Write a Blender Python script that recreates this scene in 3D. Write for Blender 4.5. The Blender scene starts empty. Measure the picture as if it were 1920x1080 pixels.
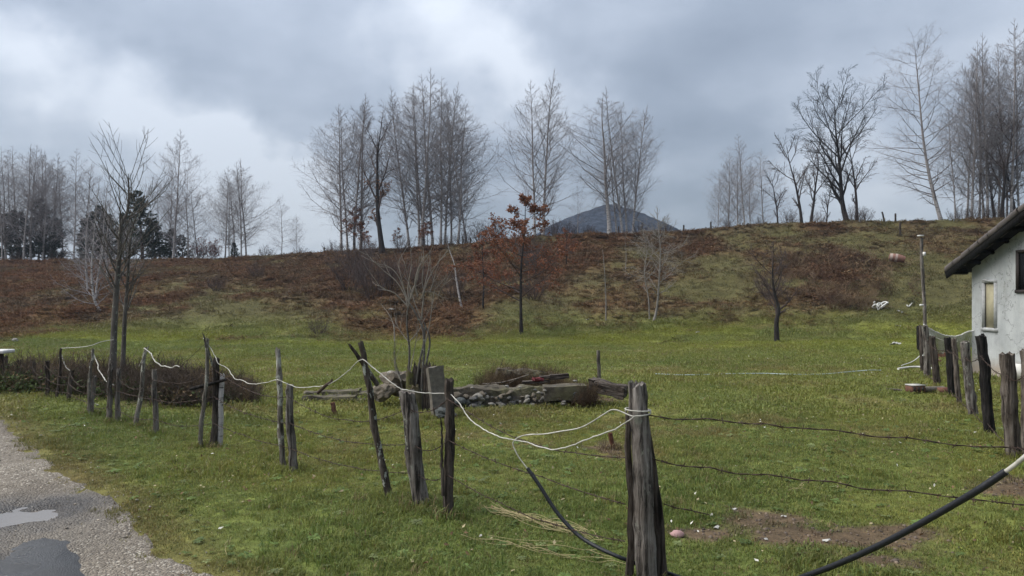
import bpy, bmesh, math, random
import numpy as np
from mathutils import Vector, Matrix, noise as mnoise

SC = bpy.context.scene
COL = SC.collection
F, CX, HY, CH = 1400.0, 960.0, 550.0, 1.9      # focal length and horizon of the 1920x1080 frame, eye height (m)
R = math.radians

# ------------------------------------------------------------------ camera
cam = bpy.data.cameras.new('camera'); camo = bpy.data.objects.new('camera', cam); COL.objects.link(camo)
camo.location = (0, 0, CH); camo.rotation_euler = (R(90), 0, 0)
cam.sensor_width = 36; cam.lens = 36 * F / 1920; cam.shift_y = (HY - 540) / 1920
cam.clip_start = 0.05; cam.clip_end = 6000
SC.camera = camo
SC.view_settings.view_transform = 'Standard'; SC.view_settings.look = 'None'
SC.view_settings.gamma = 1; SC.view_settings.use_curve_mapping = False
SC.view_settings.exposure = 1.85
SC.render.engine = 'CYCLES'
cy = SC.cycles
cy.use_denoising = True
cy.max_bounces = 5; cy.diffuse_bounces = 2; cy.glossy_bounces = 2; cy.transparent_max_bounces = 8; cy.volume_bounces = 0
cy.use_adaptive_sampling = True; cy.adaptive_threshold = 0.015

# ------------------------------------------------------------------ node helpers
class NT:
    def __init__(s, tree): s.t = tree; s.t.nodes.clear()
    def n(s, typ, ins=None, **kw):
        nd = s.t.nodes.new(typ)
        for k, v in kw.items(): setattr(nd, k, v)
        for k, v in (ins or {}).items():
            sock = nd.inputs[k]
            if isinstance(v, bpy.types.NodeSocket): s.t.links.new(v, sock)
            elif isinstance(v, bpy.types.Node): s.t.links.new(v.outputs[0], sock)
            else: sock.default_value = v
        return nd
    def math(s, op, a, b=0.0, clamp=False):
        return s.n('ShaderNodeMath', {0: a, 1: b}, operation=op, use_clamp=clamp).outputs[0]
    def mix(s, f, a, b, mode='MIX'):
        return s.n('ShaderNodeMix', {0: f, 6: a, 7: b}, data_type='RGBA', blend_type=mode).outputs[2]
    def ramp(s, f, stops, interp='LINEAR'):
        r = s.n('ShaderNodeValToRGB', {0: f}); e = r.color_ramp.elements; r.color_ramp.interpolation = interp
        while len(e) < len(stops): e.new(0.5)
        for i, (p, c) in enumerate(stops): e[i].position = p; e[i].color = c if len(c) == 4 else (*c, 1)
        return r.outputs[0]
    def noise(s, vec, scale, detail=4, rough=0.55, out=0, dist=0.0):
        return s.n('ShaderNodeTexNoise', {'Vector': vec, 'Scale': scale, 'Detail': detail, 'Roughness': rough, 'Distortion': dist}).outputs[out]

# ------------------------------------------------------------------ world: overcast sky
SUN_EL, SUN_ROT = R(52), R(272)
W = bpy.data.worlds.new('World'); SC.world = W; W.use_nodes = True
w = NT(W.node_tree)
sky = w.n('ShaderNodeTexSky', sky_type='NISHITA', sun_disc=False, sun_elevation=SUN_EL, sun_rotation=SUN_ROT,
          air_density=1.0, dust_density=2.0)
d = w.n('ShaderNodeTexCoord').outputs['Generated']
sx = w.n('ShaderNodeSeparateXYZ', {0: d})
zc = w.math('MAXIMUM', sx.outputs[2], 0.0)
den = w.math('ADD', zc, 0.22)
pl = w.n('ShaderNodeCombineXYZ', {0: w.math('DIVIDE', sx.outputs[0], den), 1: w.math('DIVIDE', sx.outputs[1], den), 2: 0.0}).outputs[0]
n1 = w.noise(pl, 1.7, 6, 0.5, dist=0.15)
n2 = w.noise(d, 5.0, 5, 0.5)
n3 = w.noise(d, 2.2, 2, 0.5, out=1)
# thin bright openings in the cloud deck, each round a direction of its own
wob = w.n('ShaderNodeVectorMath', {0: w.noise(d, 4.5, 5, 0.55, out=1), 1: (0.5, 0.5, 0.5)}, operation='SUBTRACT').outputs[0]
wob = w.n('ShaderNodeVectorMath', {0: wob, 'Scale': 0.32}, operation='SCALE').outputs[0]
dw = w.n('ShaderNodeVectorMath', {0: d, 1: wob}, operation='ADD').outputs[0]
def pdir(px, py):
    return Vector(((px - CX) / F, 1.0, (HY - py) / F)).normalized()
gl = None
for px, py, rad, amp in ((850, 85, .17, .50), (1030, 130, .12, .32), (190, 185, .12, .34), (20, 130, .09, .36), (330, 230, .11, .30), (460, 300, .09, .40), (520, 380, .13, .40),
                         (1640, 330, .15, .38), (560, 60, .2, .12), (1880, 30, .2, .12), (420, 440, .2, .28), (-300, 350, .3, .3), (2300, 300, .3, .3), (60, 420, .15, .15)):
    ds = w.n('ShaderNodeVectorMath', {0: dw, 1: pdir(px, py)}, operation='DISTANCE').outputs['Value']
    g = w.n('ShaderNodeMapRange', {0: ds, 1: rad, 2: rad * 0.12, 3: 0.0, 4: amp}, interpolation_type='SMOOTHSTEP').outputs[0]
    gl = g if gl is None else w.math('ADD', gl, g)
lvl = w.math('ADD', w.math('MULTIPLY', w.math('SUBTRACT', n1, 0.25), 0.95), w.math('MULTIPLY', n2, 0.45))
lvl = w.math('ADD', lvl, w.math('MULTIPLY', gl, 1.0))
cl = w.ramp(lvl, ((0.20, (.245, .29, .36)), (0.43, (.345, .40, .485)), (0.64, (.49, .55, .645)), (0.98, (.78, .835, .92))))
# an overcast sky brightens towards the zenith
cie = w.math('ADD', 0.80, w.math('MULTIPLY', zc, 2.4))
cl = w.n('ShaderNodeVectorMath', {0: cl, 'Scale': w.math('MULTIPLY', cie, 1.86)}, operation='SCALE').outputs[0]
col = w.mix(0.93, sky, cl)
bg = w.n('ShaderNodeBackground', {'Color': col, 'Strength': 0.1})
w.n('ShaderNodeOutputWorld', {0: bg})

sun = bpy.data.lights.new('sun', 'SUN'); sun.energy = 1.5; sun.angle = R(65); sun.color = (1.0, 0.97, 0.92)
so = bpy.data.objects.new('sun', sun); COL.objects.link(so)
sd = Vector((math.sin(SUN_ROT) * math.cos(SUN_EL), math.cos(SUN_ROT) * math.cos(SUN_EL), math.sin(SUN_EL)))
so.rotation_euler = sd.to_track_quat('Z', 'Y').to_euler(); so.location = (0, -20, 40)

# ------------------------------------------------------------------ object helpers
def tag(o, label=None, cat=None, group=None, kind=None):
    if label: o['label'] = label
    if cat: o['category'] = cat
    if group: o['group'] = group
    if kind: o['kind'] = kind
    return o
def thing(name, label, cat, loc=(0, 0, 0), rz=0.0, group=None):
    o = bpy.data.objects.new(name, None); COL.objects.link(o); o.empty_display_size = 0.2
    o.location = loc; o.rotation_euler = (0, 0, rz)
    return tag(o, label, cat, group)
def link(name, me, parent=None):
    o = bpy.data.objects.new(name, me); COL.objects.link(o)
    if parent is not None: o.parent = parent
    return o
def arrmesh(name, V, Q=None, T=None, mats=(), mi=None, smooth=True):
    V = np.asarray(V, np.float32).reshape(-1, 3)
    Q = np.zeros((0, 4), np.int32) if Q is None else np.asarray(Q, np.int32).reshape(-1, 4)
    T = np.zeros((0, 3), np.int32) if T is None else np.asarray(T, np.int32).reshape(-1, 3)
    me = bpy.data.meshes.new(name)
    me.vertices.add(len(V)); me.vertices.foreach_set('co', V.ravel())
    me.loops.add(Q.size + T.size)
    me.loops.foreach_set('vertex_index', np.concatenate([Q.ravel(), T.ravel()]))
    me.polygons.add(len(Q) + len(T))
    st = np.concatenate([np.arange(len(Q)) * 4, Q.size + np.arange(len(T)) * 3]).astype(np.int32)
    me.polygons.foreach_set('loop_start', st)
    if smooth: me.polygons.foreach_set('use_smooth', np.ones(len(Q) + len(T), bool))
    if mi is not None: me.polygons.foreach_set('material_index', np.asarray(mi, np.int32))
    for m in mats: me.materials.append(m)
    me.update(calc_edges=True); me.validate()
    return me
class MB:
    def __init__(s): s.V = []; s.Q = []; s.T = []; s.n = 0
    def add(s, V, Q=None, T=None):
        V = np.asarray(V, float).reshape(-1, 3)
        if Q is not None and len(Q): s.Q.append(np.asarray(Q).reshape(-1, 4) + s.n)
        if T is not None and len(T): s.T.append(np.asarray(T).reshape(-1, 3) + s.n)
        s.V.append(V); s.n += len(V)
    def mesh(s, name, mat, smooth=True):
        return arrmesh(name, np.concatenate(s.V), np.concatenate(s.Q) if s.Q else None, np.concatenate(s.T) if s.T else None, [mat] if mat else [], None, smooth)
    def build(s, name, mat, parent=None, smooth=True): return link(name, s.mesh(name, mat, smooth), parent)
def nrm(v): return v / np.maximum(np.linalg.norm(v, axis=-1, keepdims=True), 1e-9)
def frames(P):
    T = nrm(np.gradient(P, axis=1))
    ref = np.where(np.abs(T[:, :1, 2:3]) > 0.8, np.array([[[1.0, 0.13, 0]]]), np.array([[[0.1, 0.05, 1.0]]]))
    n1 = nrm(ref - T * (T * ref).sum(-1, keepdims=True))
    return T, n1, np.cross(T, n1)
def tubes(mb, P, Rd, sides, prof=None, cap=False):
    P = np.asarray(P, float); Rd = np.asarray(Rd, float)
    if P.ndim == 2: P = P[None]; Rd = Rd[None]
    N, K, _ = P.shape
    T, a, b = frames(P)
    th = np.arange(sides) * 2 * np.pi / sides
    rr = Rd[..., None] * (1 if prof is None else prof)
    V = P[:, :, None] + rr[..., None] * (np.cos(th)[:, None] * a[:, :, None] + np.sin(th)[:, None] * b[:, :, None])
    idx = np.arange(N * K * sides).reshape(N, K, sides)
    i0 = idx[:, :-1]; i1 = idx[:, 1:]
    Q = np.stack([i0, np.roll(i0, -1, 2), np.roll(i1, -1, 2), i1], -1)
    mb.add(V, Q)
    if cap:
        for e in (0, K - 1):
            c = mb.n; base = c - N * K * sides if e == 0 else None
            off = mb.n
            ring = V[:, e].reshape(-1, 3); ctr = P[:, e]
            Vv = np.concatenate([ring, ctr])
            ri = np.arange(N * sides).reshape(N, sides); ci = N * sides + np.arange(N)[:, None] + 0 * ri
            t = np.stack([ri, np.roll(ri, -1, 1), ci], -1) if e else np.stack([np.roll(ri, -1, 1), ri, ci], -1)
            mb.add(Vv, None, t)
def spline(pts, n):
    pts = np.asarray(pts, float); m = len(pts)
    if m == 2: return pts[0] + (pts[1] - pts[0]) * np.linspace(0, 1, n)[:, None]
    e = np.concatenate([[2 * pts[0] - pts[1]], pts, [2 * pts[-1] - pts[-2]]])
    t = np.linspace(0, m - 1 - 1e-6, n); i = t.astype(int); f = (t - i)[:, None]
    p0, p1, p2, p3 = e[i], e[i + 1], e[i + 2], e[i + 3]
    return 0.5 * (2 * p1 + (p2 - p0) * f + (2 * p0 - 5 * p1 + 4 * p2 - p3) * f ** 2 + (3 * p1 - p0 - 3 * p2 + p3) * f ** 3)

# ------------------------------------------------------------------ numpy noise
def _h(ix, iy, seed):
    h = (ix.astype(np.int64) * 374761393 + iy.astype(np.int64) * 668265263 + seed * 1442695041) & 0xffffffff
    h = ((h ^ (h >> 13)) * 1274126177) & 0xffffffff
    return ((h ^ (h >> 16)) & 0xffff) / 65535.0
def vnoise(x, y, seed=0):
    x = np.asarray(x, float); y = np.asarray(y, float)
    ix = np.floor(x); iy = np.floor(y); fx = x - ix; fy = y - iy
    fx = fx * fx * (3 - 2 * fx); fy = fy * fy * (3 - 2 * fy)
    return (_h(ix, iy, seed) * (1 - fx) + _h(ix + 1, iy, seed) * fx) * (1 - fy) + (_h(ix, iy + 1, seed) * (1 - fx) + _h(ix + 1, iy + 1, seed) * fx) * fy
def fbm(x, y, seed=0, oct=4):
    s = 0; a = 1; t = 0
    for o in range(oct):
        s = s + a * vnoise(x * 2 ** o + 17.3 * o, y * 2 ** o - 9.1 * o, seed + o); t += a; a *= 0.5
    return s / t
def sstep(x, a, b):
    t = np.clip((x - a) / (b - a), 0, 1); return t * t * (3 - 2 * t)

# ------------------------------------------------------------------ terrain
RPX = np.array([-900, 0, 150, 300, 400, 500, 600, 700, 800, 900, 1000, 1100, 1200, 1300, 1400, 1500, 1600, 1700, 1800, 1920, 2800], float)
RPY = np.array([492, 492, 491, 490, 488, 482, 477, 472, 466, 458, 447, 441, 441, 434, 426, 421, 418, 418, 416, 413, 405], float)
RYD = np.interp(RPX, [-900, 0, 500, 900, 1300, 1920], [74, 74, 70, 60, 58, 54])
RA = (RPX - CX) / F
RZ = CH + (HY - RPY) / F * RYD
def road_edge(Y):          # x of the road's right-hand edge
    return np.interp(Y, [-10, 2, 5.02, 5.43, 7.0, 8.3, 12.1, 16, 26, 60], [6.5, .9, -2.0, -2.5, -3.72, -5.04, -8.3, -11.9, -22, -60])
def base_h(x, Y):
    x = np.asarray(x, float); Y = np.asarray(Y, float)
    a = x / np.maximum(Y, 3.0)
    zr = np.interp(a, RA, RZ); yr = np.interp(a, RA, RYD)
    yf = np.interp(a, [-.7, -.4, -.1, .2, .5, .7], [25, 26, 28, 29, 27, 25])
    t = (Y - yf) / (yr - yf)
    tt = np.clip(t, 0, None)
    ramp = np.where(tt < .2, tt * tt / .4, tt - .1) / .9
    up = np.where(ramp < 1, ramp, 1 + .25 * (1 - np.exp(-(ramp - 1) * 2)) * 0)
    # ease over the crest
    up = np.where(tt > .93, 1 - np.clip(1.0 - tt, 0, .07) ** 2 / (.07 * .9 * 2) , up)
    return zr * np.minimum(up, 1.0), t
def vfrac(x, Y, z):
    """how far up the slope, 0 at its foot, 1 at the crest, evenly as seen from the road"""
    a = x / np.maximum(Y, 3.0)
    yrp = np.interp(a, RA, RPY)
    y = HY - (z - CH) * F / np.maximum(Y, 3.0)
    return np.clip((650 - y) / (650 - yrp), -2, 1.05)
def height(x, Y):
    x = np.asarray(x, float); Y = np.asarray(Y, float)
    z, t = base_h(x, Y)
    slope = sstep(t, 0.0, .25)
    dr = np.clip((x - road_edge(Y)) / 1.2, 0, 1)
    z = z + (fbm(x * .9, Y * .9, 5, 3) - .5) * .10 * (1 - slope) * dr + (fbm(x * .22, Y * .22, 9, 2) - .5) * .16 * (1 - slope) * dr * sstep(Y, 5, 9)
    z = z + slope * ((fbm(x * .35, Y * .35, 21, 4) - .5) * 1.1 * np.clip(1.2 - t, 0.12, 1) + (fbm(x * 1.6, Y * 1.6, 31, 3) - .5) * .36)
    z = z + dr * (1 - sstep(x - road_edge(Y), 1.0, 3.0)) * .03 - .09 * sstep(road_edge(Y) - x, .25, .7)
    return z
def P3(px, py, Y): return np.array([(px - CX) / F * Y, Y, CH - (py - HY) / F * Y])
def hit(px, py):
    Y = np.concatenate([np.linspace(3, 30, 1400), np.linspace(30, 76, 1000)])
    x = (px - CX) / F * Y
    z = height(x, Y)
    s = z - (CH - (py - HY) / F * Y)
    i = np.argmax(s > 0) if (s > 0).any() else len(Y) - 1
    return np.array([x[i], Y[i], z[i]])
def gz(x, Y): return float(height(np.array([x]), np.array([Y]))[0])

BPX = [-400, 0, 150, 240, 400, 550, 660, 850, 950, 1050, 1200, 1350, 1450, 1520, 1600, 1690, 1750, 1920, 2400]
BV = [0, .1, .25, .4, .6, .8, 1.0]
BT = np.array([
    [.1, .35, .75, .95, 1, 1, 1], [.1, .35, .8, .95, 1, 1, 1], [.1, .3, .7, .9, 1, 1, 1], [0, .1, .3, .5, .62, .8, .95],
    [0, .05, .2, .33, .4, .7, .9], [0, .1, .35, .55, .7, .85, .9], [0, .2, .65, .85, .95, 1, 1], [.05, .4, .8, 1, 1, 1, 1],
    [0, .15, .4, .55, .8, 1, 1], [0, .1, .3, .45, .75, .97, 1], [0, .08, .28, .38, .42, .62, .95], [0, .05, .3, .45, .48, .58, .85],
    [0, 0, .15, .5, .62, .55, .7], [0, 0, .1, .7, .85, .6, .6], [0, 0, .1, .72, .9, .6, .5], [0, 0, .15, .4, .5, .4, .45],
    [0, 0, 0, .05, .12, .35, .5], [0, 0, 0, 0, .05, .35, .5], [0, 0, 0, 0, .05, .35, .5]])
def brown(x, Y, z):
    a = x / np.maximum(Y, 3.0); px = a * F + CX
    v = vfrac(x, Y, z)
    fi = np.interp(px, BPX, np.arange(len(BPX))); fj = np.interp(v, BV, np.arange(len(BV)))
    i = np.clip(fi.astype(int), 0, len(BPX) - 2); j = np.clip(fj.astype(int), 0, len(BV) - 2); u = fi - i; k = fj - j
    b = (BT[i, j] * (1 - u) + BT[i + 1, j] * u) * (1 - k) + (BT[i, j + 1] * (1 - u) + BT[i + 1, j + 1] * u) * k
    b = np.where(b < .01, 0, b - .06 + (fbm(x * .45, Y * .3, 44, 4) - .5) * 1.5)
    return sstep(b, .12, .98), v
DIRT = [hit(1545, 1005), hit(1440, 968), hit(1690, 1000), hit(1140, 845), hit(1905, 918), hit(1630, 1050), hit(1130, 748), hit(1330, 1005)]
DIRTR = [(.78, .38), (.38, .36), (.36, .26), (.34, .46), (.5, .45), (.36, .2), (.45, .5), (.3, .18)]
def dirt(x, Y):
    q = np.zeros_like(x)
    for p, (rx, ry) in zip(DIRT, DIRTR):
        dd = np.sqrt(((x - p[0]) / rx) ** 2 + ((Y - p[1]) / ry) ** 2) + (fbm(x * 4, Y * 4, 77, 3) - .5) * 1.5
        q = np.maximum(q, 1 - sstep(dd, .55, 1.15))
    return q
def lerp(a, b, t): return a + (np.asarray(b) - a) * t[:, None]
def gcolor(x, Y, z, jit=None):
    """base colour of the turf at a place (linear)"""
    x = np.asarray(x, float).ravel(); Y = np.asarray(Y, float).ravel(); z = np.asarray(z, float).ravel()
    b, v = brown(x, Y, z)
    c = np.tile(np.array([.126, .148, .037]), (len(x), 1))
    n = fbm(x * .55, Y * .4, 3, 4); m = fbm(x * 1.9, Y * 1.5, 8, 3); q = fbm(x * .16, Y * .2, 13, 3)
    c = lerp(c, (.145, .156, .036), sstep(n, .42, .62) * .8)
    c = lerp(c, (.155, .125, .050), sstep(m, .5, .7) * .6 * sstep(fbm(x * .3, Y * .3, 63, 2), .35, .6))
    c = lerp(c, (.092, .125, .030), sstep(q, .48, .62) * .5)
    mossy = np.exp(-((v - .10) / .13) ** 2) * sstep(fbm(x * .25, Y * .5, 71, 3), .36, .58)
    c = lerp(c, (.165, .182, .028), mossy * .85)
    near = sstep(x - road_edge(Y), .8, .0) * (Y < 16)
    c = lerp(c, (.135, .105, .040), near * .6)
    a = x / np.maximum(Y, 3.0)
    c = lerp(c, (.074, .062, .027), sstep(v, .04, .42) * .84)
    red = np.interp(a, [-.7, -.5, -.3, -.1, .1, .3], [.75, .7, .4, .55, .5, .4])
    bc = lerp(np.tile(np.array([.092, .062, .040]), (len(x), 1)), (.145, .058, .028), red * sstep(fbm(x * .4, Y * .4, 91, 3), .3, .6))
    c = c + (bc - c) * (b * .92)[:, None]
    dq = dirt(x, Y)
    c = lerp(c, (.098, .064, .045), dq * .9)
    return c, b, dq

def mat_new(name):
    m = bpy.data.materials.new(name); m.use_nodes = True
    return m, NT(m.node_tree)
def finish(t, color, rough=.85, bump=None, bstr=.3, bdist=.02, spec=.3, extra=None):
    ins = {'Base Color': color, 'Roughness': rough, 'Specular IOR Level': spec}
    if bump is not None: ins['Normal'] = t.n('ShaderNodeBump', {'Strength': bstr, 'Distance': bdist, 'Height': bump}).outputs[0]
    ins.update(extra or {})
    b = t.n('ShaderNodeBsdfPrincipled', ins)
    t.n('ShaderNodeOutputMaterial', {0: b.outputs[0]})
    return b

m_ground, t = mat_new('turf')
at = t.n('ShaderNodeAttribute', attribute_name='col').outputs[0]
pos = t.n('ShaderNodeNewGeometry').outputs['Position']
na = t.noise(pos, 9, 6, .65); nb = t.noise(pos, 45, 3, .6); nc = t.noise(pos, 2.2, 5, .6)
c = t.mix(1.0, at, t.ramp(na, ((.25, (.45, .45, .42)), (.55, (1, 1, 1)), (.8, (1.5, 1.45, 1.3)))), 'MULTIPLY')
c = t.mix(1.0, c, t.ramp(nc, ((.3, (.7, .7, .7)), (.7, (1.25, 1.22, 1.2)))), 'MULTIPLY')
finish(t, c, .95, t.math('ADD', na, t.math('MULTIPLY', nb, .5)), .7, .05, .15)

na_, ny = 380, 430
aa = np.linspace(-1.5, 1.5, na_)
aa = np.sign(aa) * (np.abs(aa) * .55 + np.abs(aa) ** 2.2 * .45 / 1.5 ** 1.2)
ys = np.concatenate([np.linspace(-9, 2, 12), np.geomspace(2.4, 95, ny - 30), np.geomspace(105, 3000, 18)])
ny = len(ys)
GX = aa[None, :] * (ys[:, None] + 12); GY = np.repeat(ys[:, None], na_, 1)
GZ = height(GX, GY)
GZ = GZ - np.clip(GY - 160, 0, None) * .004
V = np.stack([GX, GY, GZ], -1)
ii = np.arange(ny * na_).reshape(ny, na_)
Q = np.stack([ii[:-1, :-1], ii[:-1, 1:], ii[1:, 1:], ii[1:, :-1]], -1)
me = arrmesh('ground', V, Q, None, [m_ground])
gc, gb, gd = gcolor(GX, GY, GZ)
ca = me.color_attributes.new('col', 'FLOAT_COLOR', 'POINT')
ca.data.foreach_set('color', np.concatenate([gc, np.ones((len(gc), 1))], 1).astype(np.float32).ravel())
ground = tag(link('ground', me), 'grassy field rising to a brown bracken slope', None, None, 'structure')

# ------------------------------------------------------------------ road, puddle, asphalt patch
m_road, t = mat_new('worn_gravel_road')
pos = t.n('ShaderNodeNewGeometry').outputs['Position']
vo = t.n('ShaderNodeTexVoronoi', {'Vector': pos, 'Scale': 58, 'Randomness': 1.0})
vcol = t.n('ShaderNodeSeparateColor', {0: vo.outputs['Color']}).outputs[0]
big = t.noise(pos, 1.1, 5, .6); fine = t.noise(pos, 60, 3, .6)
peb = t.ramp(vcol, ((.0, (.10, .083, .063)), (.5, (.175, .148, .115)), (.88, (.25, .218, .172)), (1, (.50, .47, .41))))
c = t.mix(t.ramp(big, ((.35, (0, 0, 0)), (.65, (1, 1, 1)))), peb, t.mix(.6, peb, (.18, .155, .122, 1)))
c = t.mix(1.0, c, t.ramp(fine, ((.3, (.7, .7, .7)), (.7, (1.2, 1.2, 1.2)))), 'MULTIPLY')
hgt = t.math('ADD', t.math('MULTIPLY', vo.outputs['Distance'], -1.5), fine)
wt = t.n('ShaderNodeAttribute', attribute_name='wet').outputs[2]
c = t.mix(wt, c, (.035, .028, .022, 1)); c = t.mix(1.0, c, t.ramp(t.noise(pos, .8, 5, .6), ((.3, (.62, .58, .54)), (.7, (1.15, 1.15, 1.15)))), 'MULTIPLY')
finish(t, c, t.math('SUBTRACT', .8, t.math('MULTIPLY', wt, .5)), hgt, .9, .014, .4)
EN = lambda Y: (fbm(Y * 1.1, Y * 0 + 3, 55, 5) - .5) * .34
rys = np.concatenate([np.linspace(-8, 3, 20), np.linspace(3.1, 14, 340), np.linspace(14.2, 45, 50)])
cols = np.concatenate([[0, .03], np.linspace(.06, 3.2, 105), np.linspace(3.4, 5, 6)])
RX = road_edge(rys)[:, None] + EN(rys)[:, None] - cols[None, :] * 1.35 - 0.05
RYY = np.repeat(rys[:, None], len(cols), 1)
PUD = P3(52, 958, 6.5)[:2]
hole = np.exp(-(((RX - PUD[0]) / .42) ** 2 + ((RYY - PUD[1]) / .38) ** 2) ** 2)
def hole_at(x, Y): return np.exp(-(((x - PUD[0]) / .35) ** 2 + ((Y - PUD[1] + .0) / .30) ** 2) ** 1.5)
def road_z(x, Y):
    rut = np.exp(-((road_edge(Y) - x - 1.35) / .35) ** 2)
    return base_h(x, Y)[0] + .012 + (fbm(x * 2.4, Y * 2.4, 141, 4) - .5) * .045 + (fbm(x * 7, Y * 7, 151, 4) - .5) * .036 - hole_at(x, Y) * (.05 + (fbm(x * 8, Y * 8, 191, 4) - .5) * .09) - rut * .02
RZz = road_z(RX, RYY)
V = np.stack([RX, RYY, RZz], -1); V[:, 0:1, 2] -= .06; V[:, 1:3, 2] -= .012
ii = np.arange(RX.size).reshape(RX.shape)
Q = np.stack([ii[:-1, 1:], ii[:-1, :-1], ii[1:, :-1], ii[1:, 1:]], -1)
rme = arrmesh('road', V, Q, None, [m_road]); ra_ = rme.color_attributes.new('wet', 'FLOAT_COLOR', 'POINT')
wet = np.clip(np.exp(-(((RX - PUD[0]) / .62) ** 2 + ((RYY - PUD[1]) / .5) ** 2)) * 1.5 * (.4 + 1.2 * fbm(RX * 4, RYY * 4, 161, 3)) + np.exp(-((RX + 3.75) / .55) ** 2 - ((RYY - 5.3) / .75) ** 2) * 1.2 * fbm(RX * 3, RYY * 3, 163, 3), 0, 1); ra_.data.foreach_set('color', np.repeat(wet.ravel()[:, None], 4, 1).astype(np.float32).ravel())
road = tag(link('road', rme), 'worn gravel track with a stony verge', None, None, 'structure')
def blob_sheet(name, pts, zoff, mat, seed=0, wob=.05, n=150, dome=0.0):
    """an irregular flat patch lying on the road"""
    c0 = np.mean(pts, 0); out = spline(np.concatenate([pts, pts[:1]]), n + 1)[:-1]
    rng = np.random.default_rng(seed)
    jag = (out - c0) * (((fbm(np.arange(n) * .16, np.zeros(n) + seed, seed, 5) - .5) * 2 * wob + rng.normal(0, wob * .16, n)))[:, None]
    rings = list(np.linspace(.999, .08, 14))
    V = []
    for r in rings:
        p = c0 + (out - c0) * r + jag * np.clip((r - .45) / .55, 0, 1) ** 2
        V.append(np.stack([p[:, 0], p[:, 1], p[:, 0] * 0 + zoff + dome * (1 - r ** 2) + 0], -1))
    V.append(np.array([[c0[0], c0[1], zoff + dome]]))
    V = np.concatenate(V); m = len(rings)
    id_ = np.arange(m * n).reshape(m, n)
    Q = np.stack([id_[:-1], np.roll(id_[:-1], -1, 1), np.roll(id_[1:], -1, 1), id_[1:]], -1)
    T = np.stack([id_[-1], np.roll(id_[-1], -1), np.full(n, m * n)], -1)
    return link(name, arrmesh(name, V, Q, T, [mat]))
m_asph, t = mat_new('wet_asphalt')
pos = t.n('ShaderNodeNewGeometry').outputs['Position']
f1 = t.noise(pos, 90, 3, .6); f2 = t.noise(pos, 1.6, 4, .55)
c = t.mix(f1, (.009, .010, .012, 1), (.070, .072, .076, 1))
finish(t, c, t.ramp(f2, ((.36, (.22, .22, .22)), (.52, (.62, .62, .62)))), f1, .9, .012, .28)
ap = np.array([P3(px, py, 2660 / (py - 550))[:2] for px, py in ((-60, 1075), (0, 1043), (55, 1004), (105, 992), (146, 997), (150, 1022), (168, 1060), (190, 1110), (215, 1200), (60, 1300), (-100, 1200))])
tag(blob_sheet('asphalt_patch', ap, -.014, m_asph, 4, .12, dome=.050), 'dark wet asphalt patch in the gravel track', None, None, 'structure')
m_water, t = mat_new('puddle_water')
pos = t.n('ShaderNodeNewGeometry').outputs['Position']
finish(t, (.10, .082, .066, 1), .04, t.noise(pos, 14, 2, .5), .05, .01, .9)
pp = np.array([P3(px, py, 2660 / (py - 550))[:2] for px, py in ((18, 972), (25, 955), (50, 942), (85, 944), (92, 956), (84, 966), (60, 976), (35, 979))])
pz = float(road_z(np.array([PUD[0]]), np.array([PUD[1]]))[0]) + .021
pp2 = np.mean(pp, 0) + (pp - np.mean(pp, 0)) * 1.7
tag(blob_sheet('puddle', pp2, pz, m_water, 9, .1), 'shallow puddle in a pothole of the gravel track', None, None, 'structure')
# ------------------------------------------------------------------ far hills and haze
m_hill, t = mat_new('bare_wooded_hill_hazed')
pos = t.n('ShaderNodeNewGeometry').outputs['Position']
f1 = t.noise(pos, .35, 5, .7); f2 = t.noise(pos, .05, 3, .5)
finish(t, t.mix(1.0, t.mix(t.ramp(f1, ((.38, (0, 0, 0)), (.62, (1, 1, 1)))), (.005, .008, .014, 1), (.036, .044, .064, 1)), t.ramp(f2, ((.3, (.7, .7, .75)), (.7, (1.2, 1.15, 1.1)))), 'MULTIPLY'), 1.0, f1, 1.0, 1.5, .0)  # blue haze of distance is painted into the woodland colour
def hill(name, px, py, Y, sl, sr, pw, depth, label, seed):
    cx = (px - CX) / F * Y; pk = CH + (HY - py) / F * Y
    n = 150; m = 60
    xs = cx + np.linspace(-1, 1, n) * 190; yv = Y + np.linspace(-1, 1, m) * depth
    X, YY = np.meshgrid(xs, yv)
    dx = X - cx; dn = np.where(dx < 0, -dx / sl, dx / sr)
    dn = np.sqrt(dn ** 2 + .04)
    Z = pk - 16 * (np.sqrt(dn ** 2 + .0 + (2.2 * (YY - Y) / depth) ** 2)) ** pw
    Z = Z + (fbm(X * .05, YY * .05, seed, 3) - .5) * 5 + (fbm(X * .6, YY * .3, seed + 3, 2) - .5) * 2.0
    Z = np.maximum(Z, -2 + X * 0)
    ii = np.arange(n * m).reshape(m, n)
    Q = np.stack([ii[:-1, :-1], ii[:-1, 1:], ii[1:, 1:], ii[1:, :-1]], -1)
    return tag(link(name, arrmesh(name, np.stack([X, YY, Z], -1), Q, None, [m_hill])), label, None, None, 'structure')
hill('hill', 1136, 381, 420, 36, 40, 1.35, 90, 'misty bare wooded hill behind the slope', 3)
hill('far_hills', 1290, 432, 640, 60, 90, 1.2, 120, 'low hazy blue hills beyond the slope', 5)
hill('far_hills', 480, 474, 640, 60, 60, 1.2, 120, 'low hazy hills behind the birches', 8)

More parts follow.
